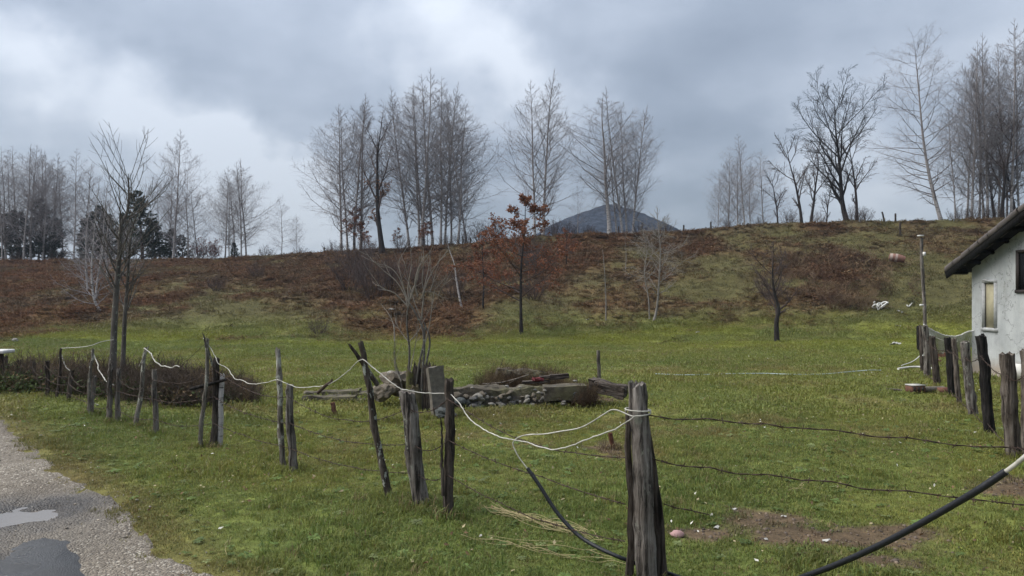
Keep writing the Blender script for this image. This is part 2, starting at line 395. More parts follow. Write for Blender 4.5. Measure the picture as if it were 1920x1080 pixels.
m_haze = bpy.data.materials.new('haze'); m_haze.use_nodes = True
h = NT(m_haze.node_tree)
pv = h.n('ShaderNodeVolumePrincipled', {'Color': (.72, .84, 1, 1), 'Density': .00032, 'Anisotropy': .2})
h.n('ShaderNodeOutputMaterial', {'Volume': pv.outputs[0]})
bm = bmesh.new(); bmesh.ops.create_cube(bm, size=1)
bmesh.ops.scale(bm, vec=(9400, 3300, 95), verts=bm.verts); bmesh.ops.translate(bm, vec=(0, 1500, 27), verts=bm.verts)
me = bpy.data.meshes.new('haze'); bm.to_mesh(me); bm.free(); me.materials.append(m_haze)
HAZE = tag(link('haze', me), 'pale damp haze in the air', None, None, 'stuff')

# ------------------------------------------------------------------ bark and leaf materials
m_birch, t = mat_new('birch_bark')
tc = t.n('ShaderNodeTexCoord').outputs['Object']
sq = t.n('ShaderNodeMapping', {0: tc, 3: (3, 3, 16)}).outputs[0]
f1 = t.noise(sq, 1.0, 4, .65); f2 = t.noise(tc, 1.2, 3, .6)
zz = t.n('ShaderNodeSeparateXYZ', {0: tc}).outputs[2]
c = t.mix(t.ramp(f1, ((.54, (0, 0, 0)), (.62, (1, 1, 1)))), (.36, .335, .32, 1), (.04, .038, .036, 1))
hi = t.n('ShaderNodeMapRange', {0: t.math('ADD', zz, t.math('MULTIPLY', f2, 5.0)), 1: 4.0, 2: 9.0}).outputs[0]
c = t.mix(hi, c, (.22, .197, .19, 1))
finish(t, c, .8, f1, .3, .02)
def bark(name, c1, c2, sc=6, zs=.25, spots=None):
    m, t = mat_new(name)
    tc = t.n('ShaderNodeTexCoord').outputs['Object']
    f = t.noise(t.n('ShaderNodeMapping', {0: tc, 3: (1, 1, zs)}).outputs[0], sc, 5, .65)
    c = t.mix(t.ramp(f, ((.3, (0, 0, 0)), (.7, (1, 1, 1)))), (*c1, 1), (*c2, 1))
    if spots:
        g = t.noise(tc, spots[1], 4, .6)
        c = t.mix(t.ramp(g, ((spots[2], (0, 0, 0)), (spots[2] + .05, (1, 1, 1)))), c, (*spots[0], 1))
    finish(t, c, .9, f, .6, .02, .2)
    return m
m_birchtwig = bark('birch_twigs', (.135, .124, .127), (.27, .248, .248), 3)
m_palewood = bark('pale_grey_bark', (.13, .115, .10), (.25, .23, .205), 9)
m_darkbark = bark('dark_bark', (.014, .012, .012), (.036, .031, .029), 7)
m_greybark = bark('grey_bark', (.050, .044, .038), (.125, .112, .098), 12, .3, ((.20, .21, .17), 16, .60))
m_pinebark = bark('pine_bark', (.045, .03, .024), (.09, .06, .045), 6)
m_shrub = bark('shrub_twigs', (.038, .028, .026), (.085, .062, .055), 5)
def leafmat(name, c1, c2, sc=3.0):
    m, t = mat_new(name)
    pos = t.n('ShaderNodeNewGeometry').outputs['Position']
    f = t.noise(pos, sc, 3, .6)
    c = t.mix(t.ramp(f, ((.35, (0, 0, 0)), (.65, (1, 1, 1)))), (*c1, 1), (*c2, 1))
    b = t.n('ShaderNodeBsdfPrincipled', {'Base Color': c, 'Roughness': .75, 'Specular IOR Level': .2})
    tr = t.n('ShaderNodeBsdfTranslucent', {'Color': c})
    mx = t.n('ShaderNodeMixShader', {0: .25, 1: b.outputs[0], 2: tr.outputs[0]})
    t.n('ShaderNodeOutputMaterial', {0: mx.outputs[0]})
    return m
m_oakleaf = leafmat('copper_oak_leaves', (.13, .048, .027), (.22, .095, .052))
m_paleleaf = leafmat('dry_tan_leaves', (.16, .075, .035), (.24, .12, .06))
m_pine = leafmat('pine_needles', (.012, .022, .013), (.030, .046, .026), 1.0)
m_pinkleaf = leafmat('reddish_shrub_leaves', (.13, .05, .045), (.20, .09, .085))

# ------------------------------------------------------------------ trees
def grow(rng, B, D, L, K, wander=.12, up=0.0):
    N = len(B); P = np.zeros((N, K, 3)); P[:, 0] = B; d = nrm(D); st = (np.asarray(L) / (K - 1))[:, None]
    for k in range(1, K):
        d = nrm(d + rng.normal(0, wander, (N, 3)) + np.array([0, 0, up]))
        P[:, k] = P[:, k - 1] + d * st
    return P
def kids(rng, P, Rd, m, t0, t1, a0, a1, pw=1.0):
    N, K, _ = P.shape
    tt = ((np.arange(m)[None] + rng.uniform(0, 1, (N, m))) / m) ** pw * (t1 - t0) + t0
    T, n1, n2 = frames(P)
    f = tt * (K - 1); i = np.clip(f.astype(int), 0, K - 2); u = (f - i)
    r = np.arange(N)[:, None]
    B = P[r, i] * (1 - u[..., None]) + P[r, i + 1] * u[..., None]
    rad = Rd[r, i] * (1 - u) + Rd[r, i + 1] * u
    ang = R(1) * rng.uniform(a0, a1, (N, m)); ph = (np.arange(m)[None] * 2.399 + rng.uniform(0, 6.28, (N, 1)) + rng.normal(0, .5, (N, m)))
    Dn = np.cos(ang)[..., None] * T[r, i] + np.sin(ang)[..., None] * (np.cos(ph)[..., None] * n1[r, i] + np.sin(ph)[..., None] * n2[r, i])
    return B.reshape(-1, 3), Dn.reshape(-1, 3), rad.ravel(), tt.ravel()
def taper(r0, r1, K, p=1.0):
    s = np.linspace(0, 1, K) ** p
    return r0[:, None] * (1 - s) + r1 * s
def leaves(mb, rng, P, keep, n, size, flat=.5):
    """small bent leaf blades along the branches that keep()s"""
    P = P[keep]
    if not len(P): return
    N, K, _ = P.shape
    f = rng.uniform(.2, 1, (N, n)) * (K - 1.001); i = f.astype(int); u = (f - i)[..., None]; r = np.arange(N)[:, None]
    C = (P[r, i] * (1 - u) + P[r, i + 1] * u).reshape(-1, 3)
    C = C + rng.normal(0, size * .5, C.shape)
    d = nrm(rng.normal(0, 1, C.shape) * np.array([1, 1, flat])); s = nrm(np.cross(d, rng.normal(0, 1, C.shape)))
    L = size * rng.uniform(.6, 1.3, len(C))[:, None]
    V = np.stack([C, C + d * L * .5 + s * L * .32, C + d * L - np.array([0, 0, .2]) * L, C + d * L * .5 - s * L * .32], 1)
    mb.add(V, np.arange(len(C) * 4).reshape(-1, 4))
def shape_f(kind, t):
    if kind == 'cone': return np.clip(1.02 - t, .05, 1) ** .75
    if kind == 'birch': return np.clip(np.minimum((t + .22) * 2.2, (1.03 - t) * 1.30), .06, .86)
    if kind == 'round': return .35 + .65 * np.sin(np.clip(t, 0, 1) * np.pi) ** .7
    return np.ones_like(t)
def make_tree(seed, H, r0, levels, lean=(0, 0), wob=.05, K=14, shape='birch', trunk_pts=None, sides=8, topr=.006, leaf=None, rtip=.004):
    """returns trunk mesh builder, crown mesh builder, leaf mesh builder, for a tree that stands at the origin"""
    rng = np.random.default_rng(seed)
    if trunk_pts is None:
        s = np.linspace(0, 1, K)
        ph = rng.uniform(0, 6.28, 4)
        x = lean[0] * H * s ** 1.3 + wob * H * (np.sin(s * 4 + ph[0]) - np.sin(ph[0])) * .25 + wob * H * .08 * np.sin(s * 13 + ph[1]) * s
        y = lean[1] * H * s ** 1.3 + wob * H * (np.sin(s * 3.4 + ph[2]) - np.sin(ph[2])) * .25 + wob * H * .08 * np.sin(s * 11 + ph[3]) * s
        P = np.stack([x, y, s * H - .25 * (s == 0)], -1)[None]
    else:
        P = spline(trunk_pts, K)[None]
    s = np.linspace(0, 1, K)
    Rd = (r0 * (1 - s) ** .9 * (1 + .5 * np.exp(-s * 28)) + topr)[None]
    mt = MB(); mc = MB(); ml = MB()
    tubes(mt, P, Rd, sides)
    for li, lv in enumerate(levels):
        B, D, rad, tt = kids(rng, P, Rd, lv['m'], lv.get('t0', .15), lv.get('t1', .97), *lv['ang'], lv.get('pw', 1.0))
        if li == 0: L = H * lv['len'] * shape_f(shape, (tt - lv.get('t0', .15)) / (lv.get('t1', .97) - lv.get('t0', .15)))
        else:
            PL = np.linalg.norm(np.diff(P, axis=1), axis=-1).sum(1)
            L = np.repeat(PL, lv['m']) * lv['len'] * (1.15 - .75 * tt)
            L = np.where(L < lv.get('lmin', .2) * rng.uniform(.5, 1, len(L)), 0, L)
        L = L * rng.uniform(.7, 1.2, len(L))
        ok = L > 1e-4; B, D, rad, tt, L = B[ok], D[ok], rad[ok], tt[ok], L[ok]
        if lv.get('flat'): D = D * np.array([1, 1, lv['flat']])
        P2 = grow(rng, B, D, L, lv['K'], lv.get('wander', .12), lv.get('up', 0))
        rb = np.clip(rad * lv.get('rf', .5), lv.get('rmin', .006), None)
        R2 = taper(rb, lv.get('rtip', rtip), lv['K'])
        tubes(mc, P2, R2, lv.get('sides', 3))
        P, Rd = P2, R2
        if leaf and li in leaf['lv']:
            keep = (P2[:, 0, 2] > leaf['z0'] * H) & (P2[:, 0, 2] < leaf['z1'] * H) & (rng.uniform(0, 1, len(P2)) < leaf['p'])
            leaves(ml, rng, P2, keep, leaf['n'], leaf['size'])
    return mt, mc, ml
def birch_levels(m=50, L=.22, up=.10, tw_up=.0, d=1.0, a=(38, 62), t0=.11):
    return [dict(m=m, t0=t0, t1=.985, ang=(a[0]+8, a[1]+10), len=L*1.85, K=7, wander=.105, up=up*.75, rf=.40, rmin=.013, sides=4, rtip=.005, pw=.95),
            dict(m=max(3, int(10 * d)), t0=.12, t1=.97, ang=(25, 58), len=.40, lmin=.22, K=4, wander=.13, up=tw_up, rf=.5, rmin=.0062, sides=3, rtip=.004),
            dict(m=max(2, int(4 * d)), t0=.15, t1=.98, ang=(20, 60), len=.6, lmin=.13, K=3, wander=.18, up=tw_up * 1.6, rf=.6, rmin=.0042, sides=3, rtip=.0034)]
class Proto:
    """a tree kind: meshes shared by all its copies"""
    def __init__(s, name, tm, cm, trunk, crown, lm=None, leaf=None):
        s.name = name; s.tm = trunk.mesh(name + '_trunk', tm); s.cm = crown.mesh(name + '_crown', cm) if crown.n else None
        s.lm = leaf.mesh(name + '_leaves', lm) if leaf is not None and leaf.n else None
    def put(s, loc, label, cat='tree', group=None, rz=0.0, sc=1.0, szs=1.0, tilt=(0, 0), name=None):
        o = thing(name or s.name, label, cat, loc, rz, group)
        o.scale = (sc * szs, sc * szs, sc); o.rotation_euler = (tilt[1], tilt[0], rz)
        link('trunk', s.tm, o)
        if s.cm: link('crown', s.cm, o)
        if s.lm: link('leaves', s.lm, o)
        return o
BIR = []
for i, (lean, wob, up, twu, L, m, a) in enumerate((((.02, .0), .03, .10, .03, .21, 50, (36, 58)), ((-.03, .02), .04, .13, .05, .19, 54, (30, 52)), ((.04, .03), .05, .08, -.03, .23, 46, (40, 65)),
                                                   ((0, -.03), .03, .15, .06, .17, 56, (28, 48)), ((-.05, 0), .06, .05, -.08, .24, 44, (42, 70)))):
    mt, mc, ml = make_tree(100 + i, 12, .080, birch_levels(m, L, up, twu, 1.12, a), lean, wob)
    BIR.append(Proto('birch_tree', m_birch, m_birchtwig, mt, mc))
mt, mc, ml = make_tree(131, 12, .14, birch_levels(40, .27, .02, -.16, 1.1, (38, 66), .22), (.02, 0), .07)
WEEP = Proto('birch_tree', m_birch, m_birchtwig, mt, mc)
mt, mc, ml = make_tree(132, 14, .125, birch_levels(58, .17, .05, -.03, 1.15, (36, 66), .12), shape='round', trunk_pts=[(0, 0, -.3), (-.75, .05, 3.2), (-1.2, .1, 6.5), (-1.5, .1, 10.5), (-1.75, .1, 14)], K=16)
LEAN = Proto('birch_tree', m_birch, m_birchtwig, mt, mc)
rt = random.Random(5)
def at_px(px, behind=0.0):
    """a place on the crest of the slope, at the azimuth of column px"""
    a = (px - CX) / F
    Y = float(np.interp(a, RA, RYD)) + behind
    return np.array([a * Y, Y, gz(a * Y, Y)])
def crest_birch(px, top, label, behind=1.0, k=None, group='bare birches along the crest', tilt=0.0, fat=1.0, proto=None):
    p = at_px(px, behind)
    base_y = HY - (p[2] - CH) / p[1] * F
    Hm = (base_y - top) / F * p[1]
    pr = proto or BIR[k if k is not None else rt.randrange(5)]
    Hp = 14.0 if pr is LEAN else 12.0
    return pr.put(p, label, 'tree', group, rt.uniform(0, 6.28) if pr is not LEAN else 0, Hm / Hp, fat, (tilt, rt.uniform(-.02, .02)))
GL, GC, GR_, GS = 'bare birches at the left end of the crest', 'bare birches on the middle of the crest', 'bare birches at the right end of the crest', 'small bare birches right of the hill'
for px, top, bh, tl, k, fat, lab in (
    (12, 278, 3, .03, 2, 1.2, 'birch just right of the one cut off by the left edge'), (33, 268, 5, -.03, 4, 1.2, 'tall thin birch in the crowded row at the far left'), (58, 268, 3, .01, 1, 1.25, 'fullest crown of the crowded far left birch row'),
    (92, 285, 3, .05, 0, 1.2, 'birch leaning right beside the whitest left trunk'), (118, 300, 5, .03, 3, 1.2, 'faint birch left of the lone birch in the gap'), (150, 300, 4, .06, 2, 1.2, 'birch leaning right just past the lone birch in the gap'),
    (300, 330, 4, -.03, 2, 1.2, 'low birch behind the right side of the big pine'), (372, 345, 4, .06, 0, 1.2, 'birch leaning right above the reddish shrub'), (440, 318, 5, -.05, 4, 1.2, 'birch leaning left inside the clump above the pale gap'),
    (4, 290, 2, 0, 1, 1.1, 'birch cut off by the left edge of the picture, white trunk'),
    (22, 283, 4, .02, 0, 1.1, 'second white birch from the left, thin and upright'),
    (44, 270, 1, .05, 2, 1.15, 'thick pale birch beside the left edge leaning right'),
    (72, 275, 5, -.02, 3, 1.2, 'birch with a pale stem in front of the dark left pines'),
    (80, 280, 2, .03, 1, 1.2, 'whitest birch trunk in front of the dark left pines'),
    (104, 300, 6, -.03, 4, 1.1, 'slim birch at the right end of the dark left pines'),
    (138, 275, 1, -.02, 2, 1.1, 'lone birch in the gap right of the dark left pines'),
    (325, 236, 1, .04, 0, 1.15, 'tallest birch on the left of the crest, right of the big dark pine'),
    (318, 305, 4, .0, 3, 1.0, 'shorter birch close behind the tallest left birch'),
    (352, 322, 2, .03, 2, 1.2, 'bushy birch between the tallest left birch and the reddish shrub'),
    (335, 410, 0, .25, 1, .9, 'small birch stem leaning right under the tallest left birch'),
    (422, 312, 2, .05, 0, 1.15, 'leftmost birch of the clump above the pale gap'),
    (430, 330, 3, .10, 3, 1.05, 'birch leaning right in the clump above the pale gap'),
    (452, 300, 2, .02, 1, 1.15, 'tallest birch of the clump above the pale gap'),
    (462, 293, 3, .06, 2, 1.2, 'rightmost birch of the clump above the pale gap'),
    (528, 370, 4, .01, 4, 1.1, 'small faint birch left of the central clump'),
    (556, 400, 5, .02, 0, .9, 'smallest faint birch just left of the central clump')):
    crest_birch(px, top, lab, bh, k, GL, tl, fat)
for px, top, bh, tl, k, fat, lab in (
    (640, 195, 1.5, -.02, 0, 1.3, 'outermost left birch of the central clump'),
    (652, 205, 3, -.06, 2, 1.15, 'birch leaning left at the left side of the central clump'),
    (664, 180, .5, .01, 1, 1.25, 'tall birch rising from the dark bush at the left of the central clump'),
    (676, 176, 1.5, .06, 3, 1.3, 'birch with brown leaves round its lower trunk in the central clump'),
    (786, 150, 2, -.05, 4, 1.1, 'birch leaning slightly left behind the thick central birch'),
    (790, 128, .6, .02, 0, 1.15, 'thickest and tallest birch of the central clump'),
    (796, 150, 2.5, .09, 1, 1.0, 'birch leaning right beside the thickest central birch'),
    (826, 135, 1.0, -.01, 2, 1.0, 'white stemmed birch just right of the thickest central birch'),
    (834, 150, 1.8, .05, 3, 1.1, 'second white stemmed birch right of the thickest central birch'),
    (846, 165, 3, .03, 1, 1.0, 'slim birch near the right side of the central clump'),
    (768, 160, 2, -.08, 3, 1.15, 'left hand birch of the tall central group, leaning left'), (812, 140, 3, .0, 2, 1.15, 'tall birch between the thickest stem and the white stems'), (876, 195, 2, .10, 0, 1.15, 'outer right birch of the central clump, strongly leaning'),
    (858, 185, 1, .09, 2, 1.2, 'slim birch leaning right near the right edge of the central clump'),
    (1003, 150, 1, -.02, 0, 1.15, 'left one of the two slim birches behind the copper oak'),
    (1018, 133, 1, .06, 3, 1.3, 'right one of the two slim birches behind the copper oak'),
    (1083, 345, 0, .0, 4, .9, 'small thin birch in front of the left flank of the hill')):
    crest_birch(px, top, lab, bh, k, GC, tl, fat)
crest_birch(1143, 178, 'weeping birch with a dark trunk in front of the hill top', .6, None, GC, .0, 1.25, WEEP)
for px, top, bh, tl, k, fat, lab in (
    (1157, 240, 2, .07, 2, 1.0, 'shorter birch just right of the weeping birch trunk'),
    (1168, 160, 1, .09, 0, 1.1, 'tallest birch of the clump on the right flank of the hill'),
    (1176, 205, 2, .03, 1, 1.0, 'middle birch of the clump on the right flank of the hill'),
    (1186, 190, 1, .12, 3, 1.15, 'rightmost birch leaning right on the right flank of the hill')):
    crest_birch(px, top, lab, bh, k, GC, tl, fat)
for px, top, bh, tl, k, fat, lab in (
    (1346, 330, 8, 0, 1, 1.1, 'leftmost small birch right of the hill'), (1366, 285, 8, 0, 0, 1.15, 'second small birch from the hill, slim'),
    (1384, 285, 10, .0, 3, 1.15, 'third small birch from the hill'), (1398, 250, 7, .04, 2, 1.1, 'tallest small birch between the hill and the black tree'),
    (1432, 275, 9, .02, 4, 1.0, 'small birch left of the thin dark sapling'), (1408, 300, 11, .03, 1, 1.0, 'small birch just right of the tallest small one')):
    crest_birch(px, top, lab, bh, k, GS, tl, fat)
crest_birch(1768, 84, 'tall birch leaning left with long level branches right of the black tree', 1.5, None, GR_, 0, 1.15, LEAN)
for px, top, bh, tl, k, fat, lab in (
    (1792, 190, 2, -.07, 2, 0.94, 'shorter birch leaning left inside the right hand clump'), (1812, 120, 3, -.08, 4, 0.86, 'birch leaning left in the middle of the right hand clump'),
    (1822, 75, 2, -.01, 0, 0.94, 'tall dark stemmed birch in the right hand clump'), (1836, 95, 3, .01, 1, 0.90, 'birch close beside the tall dark stemmed one'),
    (1852, 60, 2, .0, 3, 0.94, 'straight tall birch in the dense part of the right hand clump'), (1846, 90, 4.5, .04, 2, 0.86, 'birch behind the straight tall one in the right hand clump'),
    (1872, 75, 2.5, .0, 1, 0.86, 'birch next to the house roof in the right hand clump'), (1888, 110, 4, -.03, 4, 0.94, 'shorter bushy birch above the house roof'),
    (1896, 38, 2, .0, 0, 0.94, 'tallest birch at the right edge above the house roof'), (1912, 60, 3, .03, 2, 0.86, 'last birch at the right edge of the picture'),
    (1935, 50, 3, .02, 3, 0.86, 'birch half cut off by the right edge of the picture')):
    crest_birch(px, top, lab, bh, k, GR_, tl, fat)

# black spreading tree, dark saplings, oak with clinging leaves
def spread_levels(m1, L1, tw=6, a=(22, 48)):
    return [dict(m=m1, t0=.16, t1=.95, ang=a, len=L1, K=9, wander=.09, up=.06, rf=.62, rmin=.03, sides=5, rtip=.012),
            dict(m=9, t0=.2, t1=.97, ang=(28, 55), len=.42, lmin=.3, K=5, wander=.12, up=.03, rf=.55, rmin=.014, sides=4, rtip=.007),
            dict(m=tw, t0=.15, t1=.98, ang=(25, 55), len=.50, lmin=.18, K=4, wander=.14, up=.04, rf=.6, rmin=.007, sides=3, rtip=.005),
            dict(m=4, t0=.2, t1=.98, ang=(25, 55), len=.55, lmin=.12, K=3, wander=.14, up=.04, rf=.6, rmin=.0055, sides=3, rtip=.004)]
p = at_px(1590, .5)
mt, mc, ml = make_tree(211, 11.6, .20, spread_levels(20, .46, 9, (26, 54)), (-.05, 0), .05, trunk_pts=[(0, 0, -.3), (-.40, .05, 1.5), (-.55, 0, 3.2), (-.65, .1, 5.0), (-.95, 0, 7.2), (-1.0, .1, 9.6)], shape='round')
Proto('spreading_tree', m_darkbark, m_darkbark, mt, mc).put(p, 'big black bare tree with spreading limbs on the crest', 'tree')
mt, mc, ml = make_tree(213, 6.6, .12, spread_levels(10, .45, 6), (.1, 0), .08, shape='round')
DK = Proto('young_tree', m_darkbark, m_shrub, mt, mc)
for px, dpx, H, tl, lab in ((1606, 0, 6.2, .05, 'young dark tree close beside the big black tree'), (1503, 2, 6.6, .06, 'bare dark tree left of the big black tree, forked'),
                        (1520, 1, 6.2, .10, 'slim dark tree leaning right, left of the big black tree'), (1458, 3, 4.3, 0, 'thin dark sapling between the small birches and the black tree'),
                        (1550, 4, 3.6, -.05, 'low dark sapling under the big black tree')):
    DK.put(at_px(px, dpx), lab, 'tree', 'dark young trees round the big black tree', rt.uniform(0, 6), H / 6.6, 1.0, (tl, 0))
DKR = [DK.put(at_px(px, dpx), lab, 'tree', 'dark young trees in the right hand clump', rt.uniform(0, 6), H / 6.6, 1.0, (tl, 0)) for px, dpx, H, tl, lab in (
    (1880, 1, 7.5, -.05, 'dark young tree in the shade of the right hand birches'), (1866, 4, 6.5, .03, 'dark crooked young tree left of the house roof top'), (1905, 3, 7.5, .03, 'dark young tree right above the house roof'))]
p = at_px(717, -3.0)
lf = dict(lv=(1, 2), z0=.10, z1=.52, p=.75, n=7, size=.12)
mt, mc, ml = make_tree(221, 11.5, .23, spread_levels(11, .36, 5, (25, 50)), (.0, 0), .09, leaf=lf, shape='round')
Proto('oak_tree', m_darkbark, m_shrub, mt, mc, m_paleleaf, ml).put(p, 'dark trunked oak with a few tan leaves low in its crown', 'tree', None, .6, (HY - (p[2] - CH) / p[1] * F - 218) / F * p[1] / 11.5)
def leafy(seed, H, p_, z0, z1, m1=14, size=.13, n=6, L1=.36, flat=None, r0=.08):
    lv = [dict(m=m1, t0=.22, t1=.98, ang=(50, 82), len=L1, K=6, wander=.1, up=.03, rf=.5, rmin=.012, sides=4, rtip=.006),
          dict(m=7, t0=.2, t1=.98, ang=(30, 60), len=.45, lmin=.12, K=4, wander=.14, up=.0, rf=.55, rmin=.007, sides=3, rtip=.005),
          dict(m=4, t0=.2, t1=.98, ang=(30, 60), len=.5, lmin=.05, K=3, wander=.16, up=.0, rf=.6, rmin=.006, sides=3, rtip=.004)]
    return make_tree(seed, H, r0, lv, (0, 0), .06, shape='cone', leaf=dict(lv=(1, 2), z0=z0, z1=z1, p=p_, n=n, size=size))
p = hit(978, 627)
Hc = (627 - 366) / F * p[1]
mt, mc, ml = leafy(231, Hc, .9, .27, 1.1, 26, .09, 10, .52, r0=.07)
Proto('copper_oak', m_darkbark, m_shrub, mt, mc, m_oakleaf, ml).put(p, 'young oak with copper leaves standing in front of the bank', 'tree', None, 1.0)
mt, mc, ml = leafy(232, 3.6, .45, .38, 1.1, 14, .10, 9, .36, r0=.045)
BEECH = Proto('leafy_sapling', m_darkbark, m_shrub, mt, mc, m_oakleaf, ml)
for (px, py), H, lab in (((905, 578), 3.6, 'low sapling with rusty leaves left of the copper oak'), ((1062, 500), 2.6, 'rusty leaved bush on the bank right of the copper oak'), ((683, 470), 3.4, 'rusty leaved sapling under the left central birches'), ((795, 468), 2.3, 'rusty leaved sapling at the foot of the thickest birch')):
    BEECH.put(hit(px, py), lab, 'tree', 'rusty leaved saplings on the bank', rt.uniform(0, 6), H / 3.6)

for px, bh, H, lab in ((664, .2, 4.4, 'rusty leaved sapling round the lower trunks of the left central birches'), (676, -.6, 3.0, 'second rusty leaved sapling between the left birches and the oak'), (802, .3, 2.6, 'rusty leaved sapling right of the thickest birch on the crest'), (745, .2, 2.2, 'small rusty leaved sapling right of the oak on the crest')):
    BEECH.put(at_px(px, bh), lab, 'tree', 'rusty leaved saplings on the crest', rt.uniform(0, 6), H / 3.6)
# pines
def pine(seed, H, width, dense=1.0):
    rng = np.random.default_rng(seed)
    K = 10; s = np.linspace(0, 1, K)
    P = np.stack([.03 * H * np.sin(s * 3 + seed), .02 * H * np.sin(s * 4), s * H - .2], -1)[None]; Rd = (.14 * (1 - s) + .02)[None]
    mt = MB(); mc = MB(); tubes(mt, P, Rd, 7)
    B, D, rad, tt = kids(rng, P, Rd, int(54 * dense), .06, .985, 62, 86)
    L = width * np.clip(1.08 - tt, .12, .85) ** .7 * rng.uniform(.6, 1.15, len(B))
    P1 = grow(rng, B, D, L, 6, .1, .10); tubes(mt, P1, taper(rad * .35 + .012, .006, 6), 4)
    B, D, rad, t2 = kids(rng, P1, taper(rad * .35 + .01, .006, 6), 9, .3, 1.0, 25, 60)
    P2 = grow(rng, B, D, np.repeat(L, 9) * .28 * rng.uniform(.6, 1.2, len(B)) + .15, 4, .12, .12)
    # needle tufts: narrow blades fanning from every shoot
    n = 46; N = len(P2)
    f = rng.uniform(.1, 1, (N, n)) * 2.999; i = f.astype(int); u = (f - i)[..., None]; r = np.arange(N)[:, None]
    C = (P2[r, i] * (1 - u) + P2[r, i + 1] * u).reshape(-1, 3)
    T = np.repeat(nrm(P2[:, -1] - P2[:, 0]), n, 0)
    d = nrm(T * .8 + rng.normal(0, .65, C.shape) + np.array([0, 0, .15])); sd_ = nrm(np.cross(d, rng.normal(0, 1, C.shape)))
    L = rng.uniform(.12, .24, len(C))[:, None]
    V = np.stack([C - sd_ * .021, C + sd_ * .021, C + d * L], 1)
    mc.add(V, None, np.arange(len(C) * 3).reshape(-1, 3))
    return mt, mc
PN = []
for i, (H, wd) in enumerate(((7.0, 2.0), (6.0, 1.9))):
    a, b = pine(300 + i, H, wd); PN.append((Proto('pine_tree', m_pinebark, m_pine, a, b), H))
for px, top, bh, k, fat, lab in ((262, 358, 2, 0, 1.15, 'big dark pine left of the tallest left birch'), (290, 412, 4, 1, 1.3, 'shorter dark pine at the right side of the big pine'), (238, 400, 7, 1, 1.2, 'dark pine at the left side of the big pine'),
                            (185, 385, 5, 0, 1.2, 'dark pine behind the pale birch stems left of the ash'), (205, 400, 8, 1, 1.2, 'dark pine half hidden behind the left ash sapling'), (320, 428, 6, 1, 1.25, 'low dark pine behind the tallest left birch'), (342, 440, 8, 0, 1.3, 'lowest dark pine near the reddish shrub'),
                            (78, 373, 9, 0, 1.2, 'pine behind the thick white birches at the left'), (38, 395, 8, 1, 1.3, 'dark pine behind the leftmost white birches'), (100, 410, 7, 1, 1.3, 'dark pine at the right of the left pine group'), (8, 400, 8, 0, 1.2, 'dark pine at the left edge of the picture'),
                            (165, 410, 9, 1, 1.2, 'dark pine behind the lone left birch'), (440, 455, 8, 1, 1.1, 'small dark pine below the birch clump at the pale gap')):
    p = at_px(px, bh * .5); pr, H = PN[k]; by = HY - (p[2] - CH) / p[1] * F
    pr.put(p, lab, 'tree', 'dark pines behind the left birches', rt.uniform(0, 6), (by - top) / F * p[1] / H, fat)

# shrubs of bare stems
def bush(seed, H, n=22, spread=.5, tw=5, leaf=None, rb=.02):
    rng = np.random.default_rng(seed)
    ph = rng.uniform(0, 6.28, n); an = rng.uniform(.05, spread, n)
    D = np.stack([np.sin(an) * np.cos(ph), np.sin(an) * np.sin(ph), np.cos(an)], -1)
    B = np.stack([np.cos(ph) * .12 * H, np.sin(ph) * .12 * H, np.zeros(n) - .1], -1) * rng.uniform(.2, 1.4, (n, 1))
    P = grow(rng, B, D, H * rng.uniform(.55, 1.05, n), 7, .09, .02); Rd = taper(np.full(n, rb) * rng.uniform(.6, 1.2, n), .004, 7)
    mt = MB(); mc = MB(); ml = MB()
    tubes(mt, P, Rd, 5)
    B, D, rad, tt = kids(rng, P, Rd, 9, .2, .98, 20, 55)
    P1 = grow(rng, B, D, np.clip(H * .30 * (1.1 - tt * .7), .1, 9) * rng.uniform(.6, 1.2, len(B)), 4, .14, .03); R1 = taper(np.clip(rad * .6, .005, 9), .004, 4)
    tubes(mc, P1, R1, 3)
    B, D, rad, tt = kids(rng, P1, R1, tw, .2, .98, 20, 60)
    P2 = grow(rng, B, D, H * .11 * rng.uniform(.6, 1.3, len(B)), 3, .16, .02); tubes(mc, P2, taper(np.clip(rad * .7, .004, 9), .0035, 3), 3)
    if leaf: leaves(ml, rng, P2, rng.uniform(0, 1, len(P2)) < leaf[0], leaf[1], leaf[2])
    return mt, mc, ml
mt, mc, ml = bush(401, 3.0, 24, .6, 4); DB = Proto('bare_shrub', m_shrub, m_shrub, mt, mc)
mt, mc, ml = bush(402, 1.6, 18, .8, 4); DB2 = Proto('bare_shrub', m_shrub, m_shrub, mt, mc)
for (px, py), H, lab in (((655, 545), 3.2, 'dense dark bush at the foot of the left central birches'), ((700, 560), 3.3, 'dense dark bush in front of the dark oak'), ((730, 548), 2.8, 'dark bush right of the dark oak trunk'), ((672, 520), 3.0, 'dark bush behind the front bushes under the oak'), ((690, 480), 1.8, 'low dark bush on the crest beside the oak'),
                         ((1010, 512), 2.6, 'dark bush on the bank right of the copper oak'), ((990, 500), 2.2, 'dark bush right behind the copper oak'), ((790, 540), 2.0, 'dark bush below the thickest central birch'),
                         ((850, 560), 2.0, 'dark bush at the foot of the crooked white stem'), ((1000, 560), 1.7, 'thin grey bush right of the copper oak trunk'), ((1445, 560), 1.6, 'thin grey bush behind the lone fruit tree'), ((755, 475), 1.6, 'low bush on the crest between the oak and the thickest birch'), ((480, 520), 1.2, 'small dark bush on the left part of the slope'), ((405, 545), 1.1, 'rounded brown bush on the left part of the slope'), ((598, 628), .9, 'small grey bush at the foot of the slope')):
    (DB if H > 1.7 else DB2).put(hit(px, py), lab, 'shrub', 'bare bushes on the slope', rt.uniform(0, 6), H / (3.0 if H > 1.7 else 1.6))
